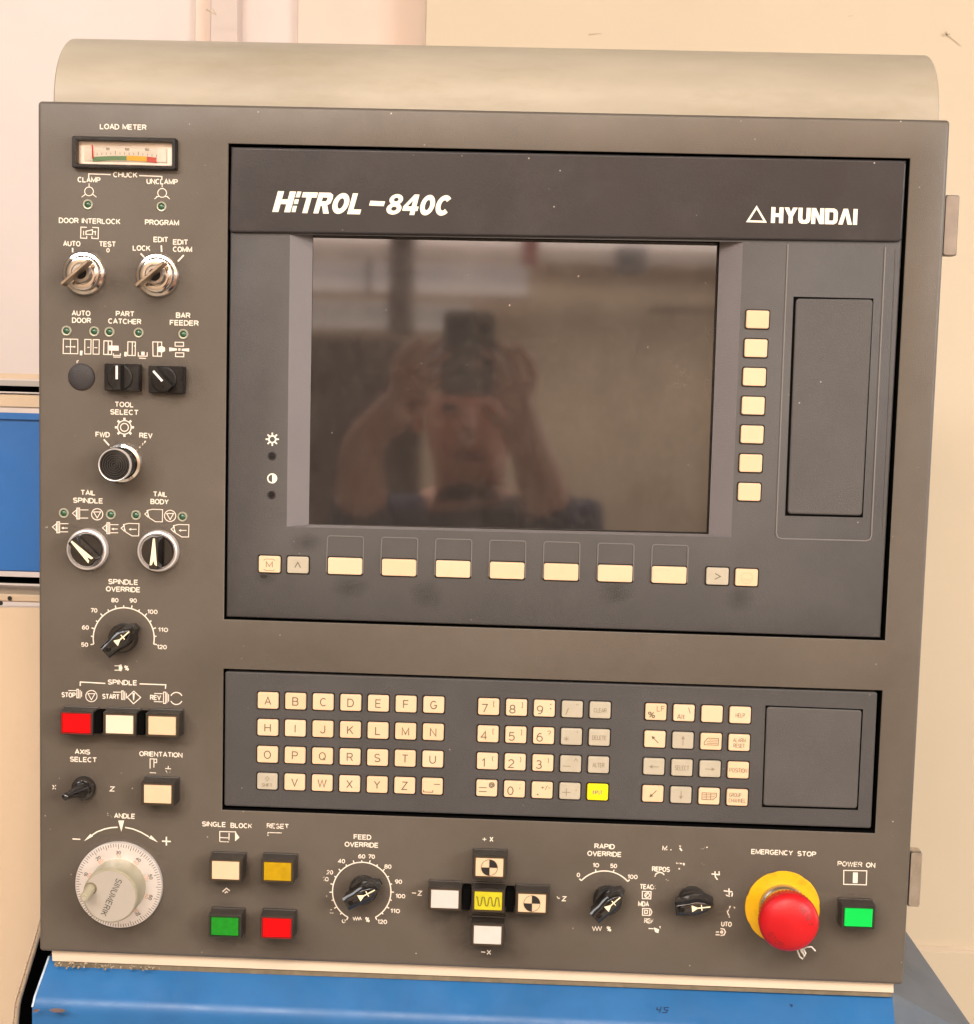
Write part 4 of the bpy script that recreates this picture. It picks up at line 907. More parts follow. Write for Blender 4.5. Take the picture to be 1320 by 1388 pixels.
# loose white tie hanging under the dome
def loop3(pts, h): return [tuple(P(x, y, h + dh)) for x, y, dh in pts]
mb = MB(); k0 = P(1088, 1287, 0.012)
def sub(pts): return [tuple(Vector(p) - k0) for p in pts]
mb.tube(sub(loop3([(1078, 1276, -0.006), (1081, 1289, -0.001), (1084, 1297, 0.001), (1088, 1300, 0.001), (1090, 1297, 0.001), (1088, 1289, 0), (1085, 1280, -0.004)], 0.012)), 0.0006, 8)
mb.tube(sub(loop3([(1083, 1277, -0.006), (1086, 1290, 0.0), (1091, 1296, 0.001), (1092, 1292, 0), (1089, 1286, 0), (1094, 1283.5, 0.001), (1100, 1283.5, 0.001), (1105, 1289, 0.001)], 0.0135)), 0.0006, 8)
link('wire_tie', mb.mesh('wire_tie', [M['white']], 60), k0, None, 'thin white twisted tie hanging below the red emergency stop button', 'wire tie')

# ------------------------------------------------------------------ push buttons
HB = 0.0150
def button(px, py, m, draw=None, dm='ink', lab=None):
    p = P(px, py, HB); c = Vector((p.x, 0, p.z + 0.0003))
    W, H = 47 * PX, 34 * PX
    mb = MB(); mb.loft([(rr(W + 0.001, H + 0.001, 0.0006, 2), 0), (rr(W + 0.001, H + 0.001, 0.0006, 2), 0.002), (rr(W, H, 0.0006, 2), 0.0022), (rr(W - 0.0002, H - 0.0002, 0.0006, 2), HB - 0.0006), (rr(W - 0.0010, H - 0.0010, 0.0005, 2), HB), (rr(41 * PX, 28.6 * PX, 0.0004, 2), HB), (rr(40.6 * PX, 28.2 * PX, 0.0004, 2), HB - 0.0016)], True, True)
    mb.box(-0.0038, 0.0038, H / 2 - 0.0013, H / 2 + 0.0003, HB - 0.0045, HB - 0.0008)
    o = part('push_button', mb, M['house'], c, PANEL, 25, label=lab)
    mb = MB(); mb.loft([(rr(38.8 * PX, 26.2 * PX, 0.0005, 2), HB - 0.0016), (rr(38.8 * PX, 26.2 * PX, 0.0005, 2), HB - 0.0003), (rr(37.8 * PX, 25.2 * PX, 0.0004, 2), HB + 0.0002), (rr(36.8 * PX, 24.2 * PX, 0.0004, 2), HB + 0.0002)])
    part('lens', mb, M[m], c, o, 25)
    mb = MB(); mb.loft([(rr(42.4 * PX, 29.8 * PX, 0.0004, 2), HB - 0.0002), (rr(42.4 * PX, 29.8 * PX, 0.0004, 2), HB + 0.0003), (rr(39.4 * PX, 26.8 * PX, 0.0004, 2), HB + 0.0003), (rr(39.4 * PX, 26.8 * PX, 0.0004, 2), HB - 0.0012)], False, False)
    part('lens_rim', mb, M['rim_red' if m == 'b_red' else 'rim_dark' if m in ('b_green', 'b_lit') else 'rim_brown'], c, o, 25)
    if draw:
        mb = MB(); draw(mb); part('printed_symbol', mb, M[dm], c - Vector((0, HB + 0.0006, 0)), o, 0)
    return o
button(103.2, 981, 'b_red'); button(161.8, 982.6, 'b_warm'); button(219.6, 984.3, 'b_cream')
button(213.5, 1077, 'b_cream'); button(305.6, 1180.3, 'b_cream'); button(376, 1182, 'b_amber')
button(304.5, 1256.4, 'b_green'); button(374.9, 1258.4, 'b_red')
def quadrant(mb):
    r = 11.3 * PX; mb.ribbon(circ(r, 36), 0.5 * PX, 0.0, True)
    for a0 in (0, 180): mb.poly([(0, 0)] + [(r * math.cos(math.radians(a0 + 90 * i / 10)), r * math.sin(math.radians(a0 + 90 * i / 10))) for i in range(11)], 0.00002)
    mb.ribbon([(0, r), (0, -r - 0.0006)], 0.5 * PX, 0.00004)
def wave(mb):
    pts = []
    for i in range(61):
        t = i / 60; x = (-17 + 34 * t); ph = t * 3.5
        s_ = math.sin(2 * math.pi * ph + math.pi / 2 - 0.3); y = -6.2 * (math.tanh(2.2 * s_) / math.tanh(2.2)) * -1
        pts.append((x * PX, (y - 0.5) * PX))
    mb.ribbon(pts, 1.3 * PX, 0)
button(663.3, 1176.2, 'b_cream', quadrant); button(602.7, 1219.4, 'b_white'); button(661.6, 1221.8, 'b_yellow', wave, 'oink'); button(720.9, 1224.9, 'b_cream', quadrant); button(660.7, 1268, 'b_white')
button(1163.6, 1244.3, 'b_lit')
def gap_block(px, py, wpx, hpx, hh=0.012):
    p = P(px, py, hh); mb = MB(); mb.loft([(rr(wpx * PX, hpx * PX, 0.0003, 1), 0), (rr(wpx * PX, hpx * PX, 0.0003, 1), hh)]); part('black_gap_block', mb, M['black'], Vector((p.x, 0, p.z)), PANEL, 0)  # black block filling the space between two buttons
for x, y in ((132.5, 980), (190.6, 982), (631.9, 1219), (691, 1222)): gap_block(x, y, 10.5, 30)

# ------------------------------------------------------------------ finger grime, with shade around the panel controls painted in
gmat = bpy.data.materials.new('grime_and_shade'); gmat.use_nodes = True
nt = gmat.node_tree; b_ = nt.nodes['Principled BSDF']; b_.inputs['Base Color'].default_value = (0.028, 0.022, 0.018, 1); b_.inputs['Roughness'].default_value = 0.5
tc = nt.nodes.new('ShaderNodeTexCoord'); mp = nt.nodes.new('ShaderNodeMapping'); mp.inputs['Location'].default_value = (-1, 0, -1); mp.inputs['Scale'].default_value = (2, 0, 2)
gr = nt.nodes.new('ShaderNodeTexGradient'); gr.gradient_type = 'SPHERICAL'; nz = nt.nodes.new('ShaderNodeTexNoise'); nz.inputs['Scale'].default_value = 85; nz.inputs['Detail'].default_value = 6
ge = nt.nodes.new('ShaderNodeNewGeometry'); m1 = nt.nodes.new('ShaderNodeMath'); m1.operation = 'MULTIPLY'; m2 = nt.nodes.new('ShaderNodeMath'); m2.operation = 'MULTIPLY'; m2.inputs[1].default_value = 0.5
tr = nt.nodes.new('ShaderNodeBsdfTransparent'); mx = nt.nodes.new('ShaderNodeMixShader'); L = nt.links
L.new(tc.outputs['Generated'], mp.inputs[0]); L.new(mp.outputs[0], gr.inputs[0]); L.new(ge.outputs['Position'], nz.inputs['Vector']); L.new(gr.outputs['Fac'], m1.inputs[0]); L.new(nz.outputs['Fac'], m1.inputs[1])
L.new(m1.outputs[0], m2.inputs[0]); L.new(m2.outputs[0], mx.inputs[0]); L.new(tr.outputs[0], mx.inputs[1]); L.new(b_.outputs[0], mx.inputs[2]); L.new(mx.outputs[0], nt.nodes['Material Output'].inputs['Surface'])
def grime_shade(px, py, rx, ry, base=0.0, parent=None):
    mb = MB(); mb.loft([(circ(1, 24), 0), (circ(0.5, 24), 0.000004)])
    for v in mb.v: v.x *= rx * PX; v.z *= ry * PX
    part('grime_shade', mb, gmat, P(px, py, base + 0.00006), parent or FACE, 0)
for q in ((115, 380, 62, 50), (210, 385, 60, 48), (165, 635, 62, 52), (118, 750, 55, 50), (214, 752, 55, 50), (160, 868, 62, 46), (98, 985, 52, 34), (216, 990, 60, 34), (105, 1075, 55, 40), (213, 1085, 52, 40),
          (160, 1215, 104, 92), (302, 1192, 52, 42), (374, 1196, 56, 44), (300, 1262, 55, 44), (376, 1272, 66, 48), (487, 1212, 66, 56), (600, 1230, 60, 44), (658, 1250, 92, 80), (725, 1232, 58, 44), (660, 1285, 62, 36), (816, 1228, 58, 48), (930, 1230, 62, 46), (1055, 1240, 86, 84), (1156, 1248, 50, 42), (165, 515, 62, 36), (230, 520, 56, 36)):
    grime_shade(*q)
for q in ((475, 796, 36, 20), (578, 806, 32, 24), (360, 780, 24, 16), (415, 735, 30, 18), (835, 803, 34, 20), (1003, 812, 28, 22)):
    grime_shade(q[0], q[1], q[2] * 0.8, q[3] * 0.9, -0.0025, BEZ)
mb = MB(); mb.poly([(x * PX, y * PX) for x, y in ((-6, 1), (-3, 3), (3, 2.6), (6, 0.4), (2, -2.6), (-3, -2.4))]); part('ink_blot', mb, M['ink'], P(357.5, 781.5, -0.0025 + 0.0001), BEZ, 0)

# ------------------------------------------------------------------ silk-screened lettering
for s_, x, y, w, m in (
    ('LOAD METER', 166.9, 172, 64, 'print'), ('CHUCK', 169.8, 236.9, 33.5, 'print'), ('CLAMP', 120.6, 243.7, 31.5, 'print'), ('UNCLAMP', 219.7, 246.2, 43, 'print'),
    ('DOOR INTERLOCK', 121.4, 299.5, 85, 'print'), ('PROGRAM', 219.5, 301.7, 47, 'print'), ('AUTO', 97.2, 330.2, 24, 'print'), ('TEST', 145.5, 330.8, 23.5, 'print'),
    ('LOCK', 191.8, 336.3, 24.5, 'print'), ('EDIT', 218, 324.7, 20.5, 'print'), ('EDIT', 244.7, 328.2, 21, 'print'), ('COMM', 247.3, 338, 26.5, 'print'),
    ('AUTO', 109.8, 424.5, 26, 'print'), ('DOOR', 110.4, 434.2, 26.5, 'print'), ('PART', 169.5, 425.4, 26, 'print'), ('CATCHER', 169, 435.6, 46, 'print'),
    ('BAR', 248.2, 427.4, 20, 'print'), ('FEEDER', 249.6, 437.7, 40, 'print'), ('TOOL', 168.3, 548.3, 26.5, 'print'), ('SELECT', 168.6, 558.7, 39.5, 'print'),
    ('FWD', 139, 589, 20, 'print'), ('REV', 197.7, 590.3, 18.5, 'print'), ('TAIL', 119.2, 667.8, 21, 'print'), ('SPINDLE', 119.3, 678.5, 42, 'print'),
    ('TAIL', 217, 669.9, 20, 'print'), ('BODY', 216.2, 680, 25.5, 'print'), ('SPINDLE', 167, 788.8, 42, 'print'), ('OVERRIDE', 166.8, 798.8, 48.5, 'print'),
    ('SPINDLE', 166, 925, 41.5, 'print'), ('STOP', 93, 941.9, 20, 'print'), ('START', 150.3, 944.2, 24.5, 'print'), ('REV', 210.7, 945.5, 15.5, 'print'),
    ('AXIS', 111.7, 1019, 22, 'print'), ('SELECT', 113, 1029.5, 38.5, 'print'), ('ORIENTATION', 218, 1022.5, 61.5, 'print'),
    ('X', 73.3, 1067, 6, 'worn'), ('Z', 152, 1069.4, 7.5, 'print'), ('H', 148.5, 1105, 7, 'verywornp'), ('ANDLE', 168.8, 1106, 30, 'print'),
    ('SINGLE', 290, 1117.2, 34, 'print'), ('BLOC', 323.8, 1119, 24, 'print'), ('K', 339, 1119.6, 6, 'worn'), ('RESET', 376.5, 1119.8, 31.5, 'worn'),
    ('FEED', 491.2, 1134.6, 25, 'print'), ('OVERRIDE', 490, 1145, 48, 'print'), ('RAPID', 819.4, 1147.2, 28.5, 'print'), ('OVERRIDE', 819.2, 1157.4, 48, 'print'),
    ('+', 656.5, 1137.6, 6.5, 'print'), ('X', 666, 1137.6, 5.5, 'print'), ('Z', 569, 1210.7, 6.5, 'print'), ('Z', 764.6, 1218.2, 6.5, 'print'), ('X', 662.6, 1290.8, 6.5, 'print'),
    ('EMERGENCY', 1046.4, 1155.2, 58, 'print'), ('STOP', 1093.5, 1157.4, 26, 'print'), ('POWER', 1152, 1171.2, 34.5, 'worn'), ('ON', 1180, 1172.6, 13, 'print'),
    ('REPOS', 895.8, 1178.2, 25, 'print'), ('TEAC', 876.2, 1202, 19, 'print'), ('H', 887, 1202.6, 4, 'verywornp'), ('MDA', 872.3, 1225.2, 15.5, 'print'), ('REF', 879.5, 1248.2, 13.5, 'worn'), ('UTO', 984.6, 1252.6, 15, 'print'),
    ('M', 901, 1149.6, 7, 'worn'), ('%', 171.5, 905.5, 6.5, 'print'), ('%', 498, 1246.5, 6.5, 'print'), ('%', 825.3, 1259, 6.5, 'print')):
    label_text(s_, x, y, w, 7.4 if s_ not in '+' else 6.0, m)
icon([mapc(G5, [(866, 288), (878, 290)]), mapc(G5, [(868, 304), (884, 322)]), mapc(G5, [(1052, 298), (1062, 296)]), mapc(G5, [(806, 312), (812, 316)])], w=1.5, m='print')
for q in (((98.3, 336), (98.3, 342)), ((218.5, 332.5), (219, 341.5)), ((190.5, 343.5), (195.2, 348.6)), ((249, 345.7), (241, 354.3))): icon([list(q)], w=2.0)
label_text('0', 146.3, 339.2, 4.5, 6, 'print')
icon([mapc(A, [(378, 522), (378, 498), (518, 503)]), mapc(A, [(700, 509), (845, 515), (845, 538)])], w=1.5)
for cx, cy, ang0, solid in ((380, 610, 90, True), (847, 620, 90, False)):
    ls = [closed(mapc(A, [(cx + 28 * math.cos(t), cy - 28 * math.sin(t)) for t in [2 * math.pi * i / 20 for i in range(20)]]))]
    for a in (90, 218, 322):
        t = math.radians(a); r0, r1 = (30, 52) if solid else (38, 54)
        ls.append(mapc(A, [(cx + r0 * math.cos(t), cy - r0 * math.sin(t)), (cx + (r1 + (8 if a != 90 else 0)) * math.cos(t), cy - (r1 + (8 if a != 90 else 0)) * math.sin(t))]))
    if not solid:
        for a in (90, 212, 328):
            t = math.radians(a); p = A(cx + 34 * math.cos(t), cy - 34 * math.sin(t)); ls.append([(p[0] - 2, p[1] + 1), (p[0] + 2, p[1] + 1)])
    icon(ls, w=1.1)
# interlock sign
icon([mapc(A, [(365, 840), (328, 838), (326, 908), (365, 910), (365, 895)]), mapc(A, [(400, 840), (440, 842), (438, 912), (398, 910), (398, 896)]), mapc(A, ['c', (360, 865), (402, 855), (402, 885), (360, 885)]), mapc(A, [(345, 862), (345, 890)]), mapc(A, [(420, 862), (420, 890)]), mapc(A, [(402, 868), (425, 868)])], w=1.2)
# door, catcher and feeder signs
icon([mapc(K3, ['c', (162, 122), (285, 125), (285, 248), (160, 246)]), mapc(K3, [(223, 124), (222, 247)]), mapc(K3, [(182, 188), (265, 189)])], [mapc(K3, [(178, 188), (192, 180), (192, 196)]), mapc(K3, [(268, 189), (252, 180), (252, 198)])], w=1.1)
icon([], [mapc(K3, [(304, 222), (326, 222), (322, 262), (302, 260)])])
icon([mapc(K3, ['c', (345, 126), (398, 127), (396, 250), (344, 250)]), mapc(K3, ['c', (416, 128), (468, 129), (466, 252), (415, 251)]), mapc(K3, [(365, 194), (385, 194)]), mapc(K3, [(425, 196), (452, 197)])], w=1.1)
icon([mapc(K3, ['c', (508, 138), (575, 140), (573, 255), (505, 253)]), mapc(K3, [(545, 140), (543, 254)]), mapc(K3, [(588, 245), (588, 262), (648, 263), (648, 245)]), mapc(K3, [(588, 276), (650, 277)])], [mapc(K3, [(550, 178), (632, 180), (634, 222), (550, 220)])], w=1.2)
icon([], [mapc(K3, [(682, 232), (704, 232), (700, 272), (680, 270)])])
icon([mapc(K3, ['c', (712, 146), (776, 148), (774, 264), (710, 262)]), mapc(K3, [(750, 148), (748, 263)]), mapc(K3, [(764, 182), (778, 182)]), mapc(K3, [(800, 235), (800, 268), (876, 269), (876, 235)]), mapc(K3, [(806, 285), (866, 288)])], [mapc(K3, [(826, 230), (854, 232), (854, 262), (826, 260)])], w=1.2)
icon([mapc(K3, ['c', (924, 147), (1000, 149), (998, 270), (926, 268)]), mapc(K3, [(966, 148), (964, 270)])], [mapc(K3, [(968, 190), (1002, 182), (1028, 196), (1028, 226), (1002, 238), (968, 230)])], w=1.2)
icon([mapc(K3, ['c', (1114, 150), (1186, 151), (1186, 184), (1114, 183)]), mapc(K3, ['c', (1118, 240), (1188, 241), (1188, 274), (1118, 272)])], [mapc(K3, [(1064, 194), (1130, 204), (1130, 220), (1064, 228)]), mapc(K3, [(1170, 206), (1234, 202), (1234, 230), (1170, 222)]), mapc(K3, [(1142, 202), (1160, 202), (1160, 222), (1142, 222)])], w=1.2)
icon([mapc(K3, [(268, 308), (292, 308)]), mapc(K3, [(276, 308), (280, 328)])], w=1.2, m='worn')
# gear sign and direction ticks
gx, gy = B(606, 845)
icon([closed(cpx(gx, gy, 9.2)), closed(cpx(gx, gy, 5.4, n=16))], [[(gx + q * math.cos(t + s_), gy - q * math.sin(t + s_)) for q, s_ in ((9, 0.14), (13, 0.12), (13, -0.12), (9, -0.14))] for t in [math.pi / 4 * i + math.pi / 2 for i in range(8)]], w=1.3)
icon([mapc(B, [(474, 922), (508, 960)])], w=2); icon([mapc(B, [(742, 932), (700, 976)])], w=1.9, m='worn')
# tail spindle and tail body signs
def spin_sign(dx, dy, full):
    q = lambda x, y: C3(x + dx, y + dy)
    ls = [['c', q(274, 215), q(298, 195), q(298, 238)], ['c', q(302, 182), q(320, 182), q(320, 252), q(302, 252)], [q(310, 184), q(310, 250)], [q(324, 194), q(376, 194)], [q(324, 246), q(374, 246)]]
    fl = []
    if not full: ls.append([q(336, 222), q(372, 222)]); fl.append([q(330, 222), q(346, 214), q(346, 230)])
    icon(ls, fl, w=1.05)
spin_sign(0, 0, True); spin_sign(-128, 88, False); spin_sign(192, 94, False)
def stop_sign(cx, cy, c_=C3, r=36):
    x, y = c_(cx, cy); rp = r / 4.714
    icon([closed(cpx(x, y, rp)), closed([(x - rp * 0.62, y - rp * 0.42), (x + rp * 0.62, y - rp * 0.42), (x, y + rp * 0.66)])], w=1.1)
stop_sign(432, 222); stop_sign(898, 232); stop_sign(395, 205, D4, 36)
def body_sign(dx, dy, full):
    q = lambda x, y: C3(x + dx, y + dy)
    ls = [['c', q(750, 198), q(785, 190), q(850, 192), q(848, 270), q(805, 270), q(765, 245)], ['c', q(736, 220), q(756, 204), q(756, 240)]]
    fl = []
    if not full: ls.append([q(790, 228), q(835, 228)]); fl.append([q(784, 228), q(800, 220), q(800, 236)])
    icon(ls, fl, w=1.05)
body_sign(0, 0, True); body_sign(-151, 90, False); body_sign(168, 97, False)
icon([mapc(C3, [(543, 1190), (570, 1190), (584, 1184), (590, 1204), (584, 1222), (570, 1218), (543, 1218)])], [mapc(C3, [(570, 1186), (592, 1196), (592, 1212), (570, 1222)])], w=1.2)
# spindle bracket and signs
icon([mapc(D4, [(323, 140), (324, 115), (484, 124)]), mapc(D4, [(703, 127), (870, 133), (868, 158)])], w=1.6)
for dx, dy, m_ in ((310, 190, 'print'), (596, 200, 'print')):
    icon([mapc(D4, ['c', (dx - 8, dy - 28), (dx + 2, dy - 28), (dx + 2, dy + 26), (dx - 8, dy + 26)]), mapc(D4, [(dx + 12, dy - 24), (dx + 12, dy + 30)]), mapc(D4, [(dx + 22, dy - 14), (dx + 22, dy + 20)]), mapc(D4, [(dx - 62, dy - 20), (dx - 12, dy - 20)])], w=1.2)
icon([mapc(D4, ['c', (856, 180), (870, 180), (870, 252), (856, 252)]), mapc(D4, [(878, 184), (878, 248)]), mapc(D4, [(888, 194), (888, 240)]), mapc(D4, [(796, 188), (850, 190)]), mapc(D4, [(794, 240), (850, 242)])], w=1.2)
icon([mapc(D4, ['c', (624, 212), (666, 174), (710, 214), (664, 254)])], [mapc(D4, [(658, 186), (672, 186), (668, 232), (662, 232)])], w=1.3)
x, y = D4(938, 220); icon([cpx(x, y, 8.2, 25, 155), cpx(x, y, 8.2, 205, 335)], w=1.4)
# orientation sign
icon([mapc(D4, [(770, 668), (770, 606), (812, 608), (812, 630), (795, 630)]), mapc(D4, [(795, 610), (794, 662)]), mapc(D4, [(768, 694), (808, 696)]), mapc(D4, [(866, 668), (904, 670)]), mapc(D4, [(886, 652), (886, 668)])], w=1.2)
icon([mapc(D4, [(870, 680), (880, 696), (896, 692), (900, 680)])], w=1.0, m='worn')
# hand wheel arrows
icon([mapc(D4, [(395, 1096), (430, 1073), (480, 1054), (520, 1046), (562, 1043)]), mapc(D4, [(610, 1044), (660, 1054), (710, 1074), (762, 1104)])], [mapc(D4, [(566, 1000), (604, 1000), (586, 1072)]), mapc(D4, [(348, 1132), (388, 1086), (406, 1100)]), mapc(D4, [(820, 1140), (762, 1112), (776, 1094)])], w=1.8)
icon([mapc(D4, [(274, 1118), (324, 1120)])], w=1.6); icon([mapc(D4, [(846, 1132), (902, 1134)]), mapc(D4, [(874, 1104), (874, 1160)])], w=2.0)
# single block, reset and cycle signs
icon([mapc(E4, [(210, 232), (210, 172), (304, 174), (304, 228)]), mapc(E4, [(266, 180), (265, 224)]), mapc(E4, [(212, 208), (262, 210)])], [mapc(E4, [(304, 174), (328, 208), (304, 228)])], w=1.3)
icon([mapc(E4, [(210, 232), (265, 234)])], w=1.2, m='worn')
icon([mapc(E4, [(498, 198), (498, 178), (580, 180)])], w=1.3, m='worn')
icon([mapc(E4, [(226, 532), (250, 510), (270, 526)]), mapc(E4, [(240, 540), (250, 530), (258, 536)])], w=1.6)
# feed and rapid signs
def zig(c_, x0, x1, y0, a, n_, m_, w=1.2): icon([mapc(c_, [(x0 + (x1 - x0) * i / n_, y0 + (a if i % 2 else -a)) for i in range(n_ + 1)])], w=w, m=m_)
zig(FD, 455, 562, 1180, 18, 7, 'print', 1.1); zig(G5, 268, 332, 856, 14, 6, 'print', 1.1)
icon([mapc(F5, [(143, 560), (172, 562)])], w=1.4); icon([mapc(F5, [(620, 966), (648, 968)])], w=1.4); icon([mapc(F5, [(1142, 585), (1152, 600), (1160, 595)])], w=1.2, m='worn')
# mode knob signs, half worn away
icon([cpx(*G5(732, 505), 7, 30, 170, 10)], w=1.8, m='worn'); icon([mapc(G5, [(768, 515), (805, 530)])], w=1.6, m='verywornp')
icon([mapc(G5, ['c', (612, 600), (672, 602), (670, 652), (612, 650)]), closed(cpx(*G5(645, 626), 3.2, n=10)), mapc(G5, [(655, 606), (630, 640)])], w=1.3)
icon([mapc(G5, ['c', (614, 718), (664, 719), (662, 766), (613, 764)]), mapc(G5, ['c', (628, 730), (648, 731), (646, 752), (627, 751)]), mapc(G5, [(668, 720), (678, 742), (668, 766)])], w=1.4)
icon([mapc(G5, [(655, 855), (690, 858)])], [mapc(G5, [(690, 848), (728, 862), (722, 888), (700, 880)]), mapc(G5, [(728, 842), (738, 838), (736, 858)])], w=1.3)
icon([mapc(G5, [(1118, 880), (1140, 880)]), mapc(G5, [(1116, 898), (1144, 900)]), mapc(G5, [(1150, 856), (1174, 860), (1184, 880), (1174, 900), (1150, 904)]), closed(cpx(*G5(1158, 880), 1.4, n=8))], w=1.7)
for a_, b_, cc_ in (((845, 405), (905, 412), 'worn'), ((862, 430), (868, 455), 'verywornp'), ((890, 400), (900, 422), 'worn'), ((1088, 480), (1145, 486), 'print'), ((1112, 462), (1114, 500), 'print'), ((1114, 500), (1130, 520), 'print'), ((1140, 462), (1142, 488), 'worn'), ((1172, 596), (1232, 604), 'worn'), ((1208, 580), (1210, 625), 'print'), ((1232, 610), (1228, 636), 'print'), ((1184, 625), (1215, 635), 'worn'), ((1218, 700), (1200, 740), 'worn'), ((1196, 735), (1212, 780), 'worn'), ((1238, 705), (1250, 716), 'worn'), ((1015, 310), (1060, 296), 'verywornp'), ((1020, 410), (1036, 420), 'verywornp'), ((870, 300), (885, 320), 'worn')):
    icon([mapc(G5, [a_, b_])], w=1.7, m=cc_)
# power sign
icon([mapc(H5, ['c', (849, 390), (1001, 393), (998, 486), (848, 482)])], [mapc(H5, [(910, 404), (942, 404), (940, 474), (908, 474)])], w=1.3)

# ------------------------------------------------------------------ flange and gasket under the panel
def strip(name, tl, tr, br, bl, y, th, m, parent=PANEL):
    q = [at(*p, y) for p in (tl, tr, br, bl)]; c = sum(q, Vector()) / 4; mb = MB()
    mb.add([tuple(p - c) for p in q] + [tuple(p - c + Vector((0, th, 0))) for p in q], [[0, 1, 2, 3], [7, 6, 5, 4]] + [[i, i + 4, (i + 1) % 4 + 4, (i + 1) % 4] for i in range(4)])
    return part(name, mb, M[m], c, parent, 0)
strip('mounting_flange', (70, 1285), (1211, 1330), (1211, 1345.5), (71, 1302.5), 0.006, 0.25, 'flange')
strip('gasket', (74, 1300), (1209, 1340), (1209, 1351.5), (74, 1310), 0.0075, 0.25, 'gasket')

# ================================================================== the blue pedestal
pa, pb = at(66, 1296, 0.014), at(1209, 1345, 0.014)         # top edge
fa, fb = at(43.5, 1372, -0.016), at(1215.5, 1392, -0.016)    # fold
fa.z = fb.z = (fa.z + fb.z) / 2 - 0.0005
ba, bb = fa - Vector((0, 0, 0.55)), fb - Vector((0, 0, 0.55))
PED = link('machine_pedestal', None, (0, 0.1, 0), label='blue enamelled pedestal with sloping front below the control panel', cat='machine base')
bkr = at(1228, 1262, 0.05); bk2 = at(1318, 1392, -0.016)
mb = MB(); o_ = Vector((0, 0.1, 0))
V_ = [pa, pb, fb, fa, ba, bb]
# rounded fold between slope and front
fold = []
for t in (0, 0.25, 0.5, 0.75, 1):
    def bez(p0, p1, p2): return p0 * (1 - t) ** 2 + p1 * 2 * t * (1 - t) + p2 * t * t
    fold.append((bez(fa.lerp(pa, 0.16), fa, fa - Vector((0, 0, 0.008))), bez(fb.lerp(pb, 0.16), fb, fb - Vector((0, 0, 0.008)))))
rows_ = [(pa, pb)] + fold + [(ba, bb)]
vs = [tuple(p - o_) for r in rows_ for p in r]
mb.add(vs, [[2 * i, 2 * i + 1, 2 * i + 3, 2 * i + 2] for i in range(len(rows_) - 1)])
part('front_panel', mb, M['blue'], o_, PED, 40)
# left side, and a pale strip added as its edge highlight
mb = MB(); tb = Vector((0, 0.4, 0))
mb.add([tuple(p - o_) for p in (pa, pa + tb, fa + tb, fa, ba + tb, ba)], [[0, 1, 2, 3], [3, 2, 4, 5]]); part('side_panel', mb, M['blue'], o_, PED, 0)
mb = MB(); e1 = [pa + Vector((0.0005, -0.0006, 0)), fa.lerp(pa, 0.14) + Vector((0.0004, -0.0006, 0)), fa + Vector((0.0002, -0.0004, -0.003))]
mb.tube([tuple(p - o_) for p in e1], 0.0008, 8); part('edge_highlight', mb, M['paleblue'], o_, PED, 60)
# side coloured as blue in shade, running back and down to the right
s1, s2 = at(1226, 1255, 0.30), at(1330, 1409, 0.016 * 3)
mb = MB(); q = [pb, fb, bb, Vector((bk2.x, 0.02, bb.z)), at(1330, 1410, 0.03), at(1222, 1254, 0.16), at(1150, 1240, 0.16)]
mb.add([tuple(p - o_) for p in q], [[0, 1, 4, 5], [1, 2, 3, 4], [0, 5, 6]]); part('side_panel', mb, M['slate'], o_, PED, 0, label='side sheet of the blue pedestal, coloured slate grey as in shade')
# paint chips and the hand written mark, on the slope
def slope_pt(px, py, lift=0.0006):
    n_ = (fb - pa).cross(pb - pa).normalized()
    if n_.y > 0: n_ = -n_
    d = ray(px, py); t = (pa - CAM).dot(n_) / d.dot(n_); return CAM + d * t + n_ * lift
def flat_on_slope(name, polys, lines, w, m):
    mb = MB(); o2 = slope_pt(*(polys[0][0] if polys else lines[0][0]))
    for p in polys: mb.add([tuple(slope_pt(*q) - o2) for q in p], [list(range(len(p)))])
    for l in lines:
        for a, b in zip(l, l[1:]):
            d = Vector((b[0] - a[0], b[1] - a[1])).normalized() * (w / 2); nx, ny = -d.y, d.x
            mb.add([tuple(slope_pt(*q) - o2) for q in ((a[0] - d.x + nx, a[1] - d.y + ny), (b[0] + d.x + nx, b[1] + d.y + ny), (b[0] + d.x - nx, b[1] + d.y - ny), (a[0] - d.x - nx, a[1] - d.y - ny))], [[0, 1, 2, 3]])
    return part(name, mb, M[m], o2, PED, 0)
flat_on_slope('paint_chip', [[(66, 1370), (70, 1368), (78, 1367), (86, 1368.5), (90, 1370), (85, 1373), (74, 1373)]], [], 1, 'rust')
flat_on_slope('paint_chip', [[(44, 1370), (48, 1368), (55, 1369), (51, 1372), (46, 1373)]], [], 1, 'rust')
flat_on_slope('paint_chip', [[(1070, 1361), (1075, 1363), (1073, 1366)]], [], 1, 'scribble')
flat_on_slope('handwriting', [], [[(891, 1366), (890, 1369), (895, 1369.5)], [(896, 1365.5), (894, 1373)], [(906, 1366), (900, 1366.5), (900.5, 1369)], [(901, 1369.2), (905, 1370), (903, 1373), (898, 1373)]], 1.1, 'scribble')
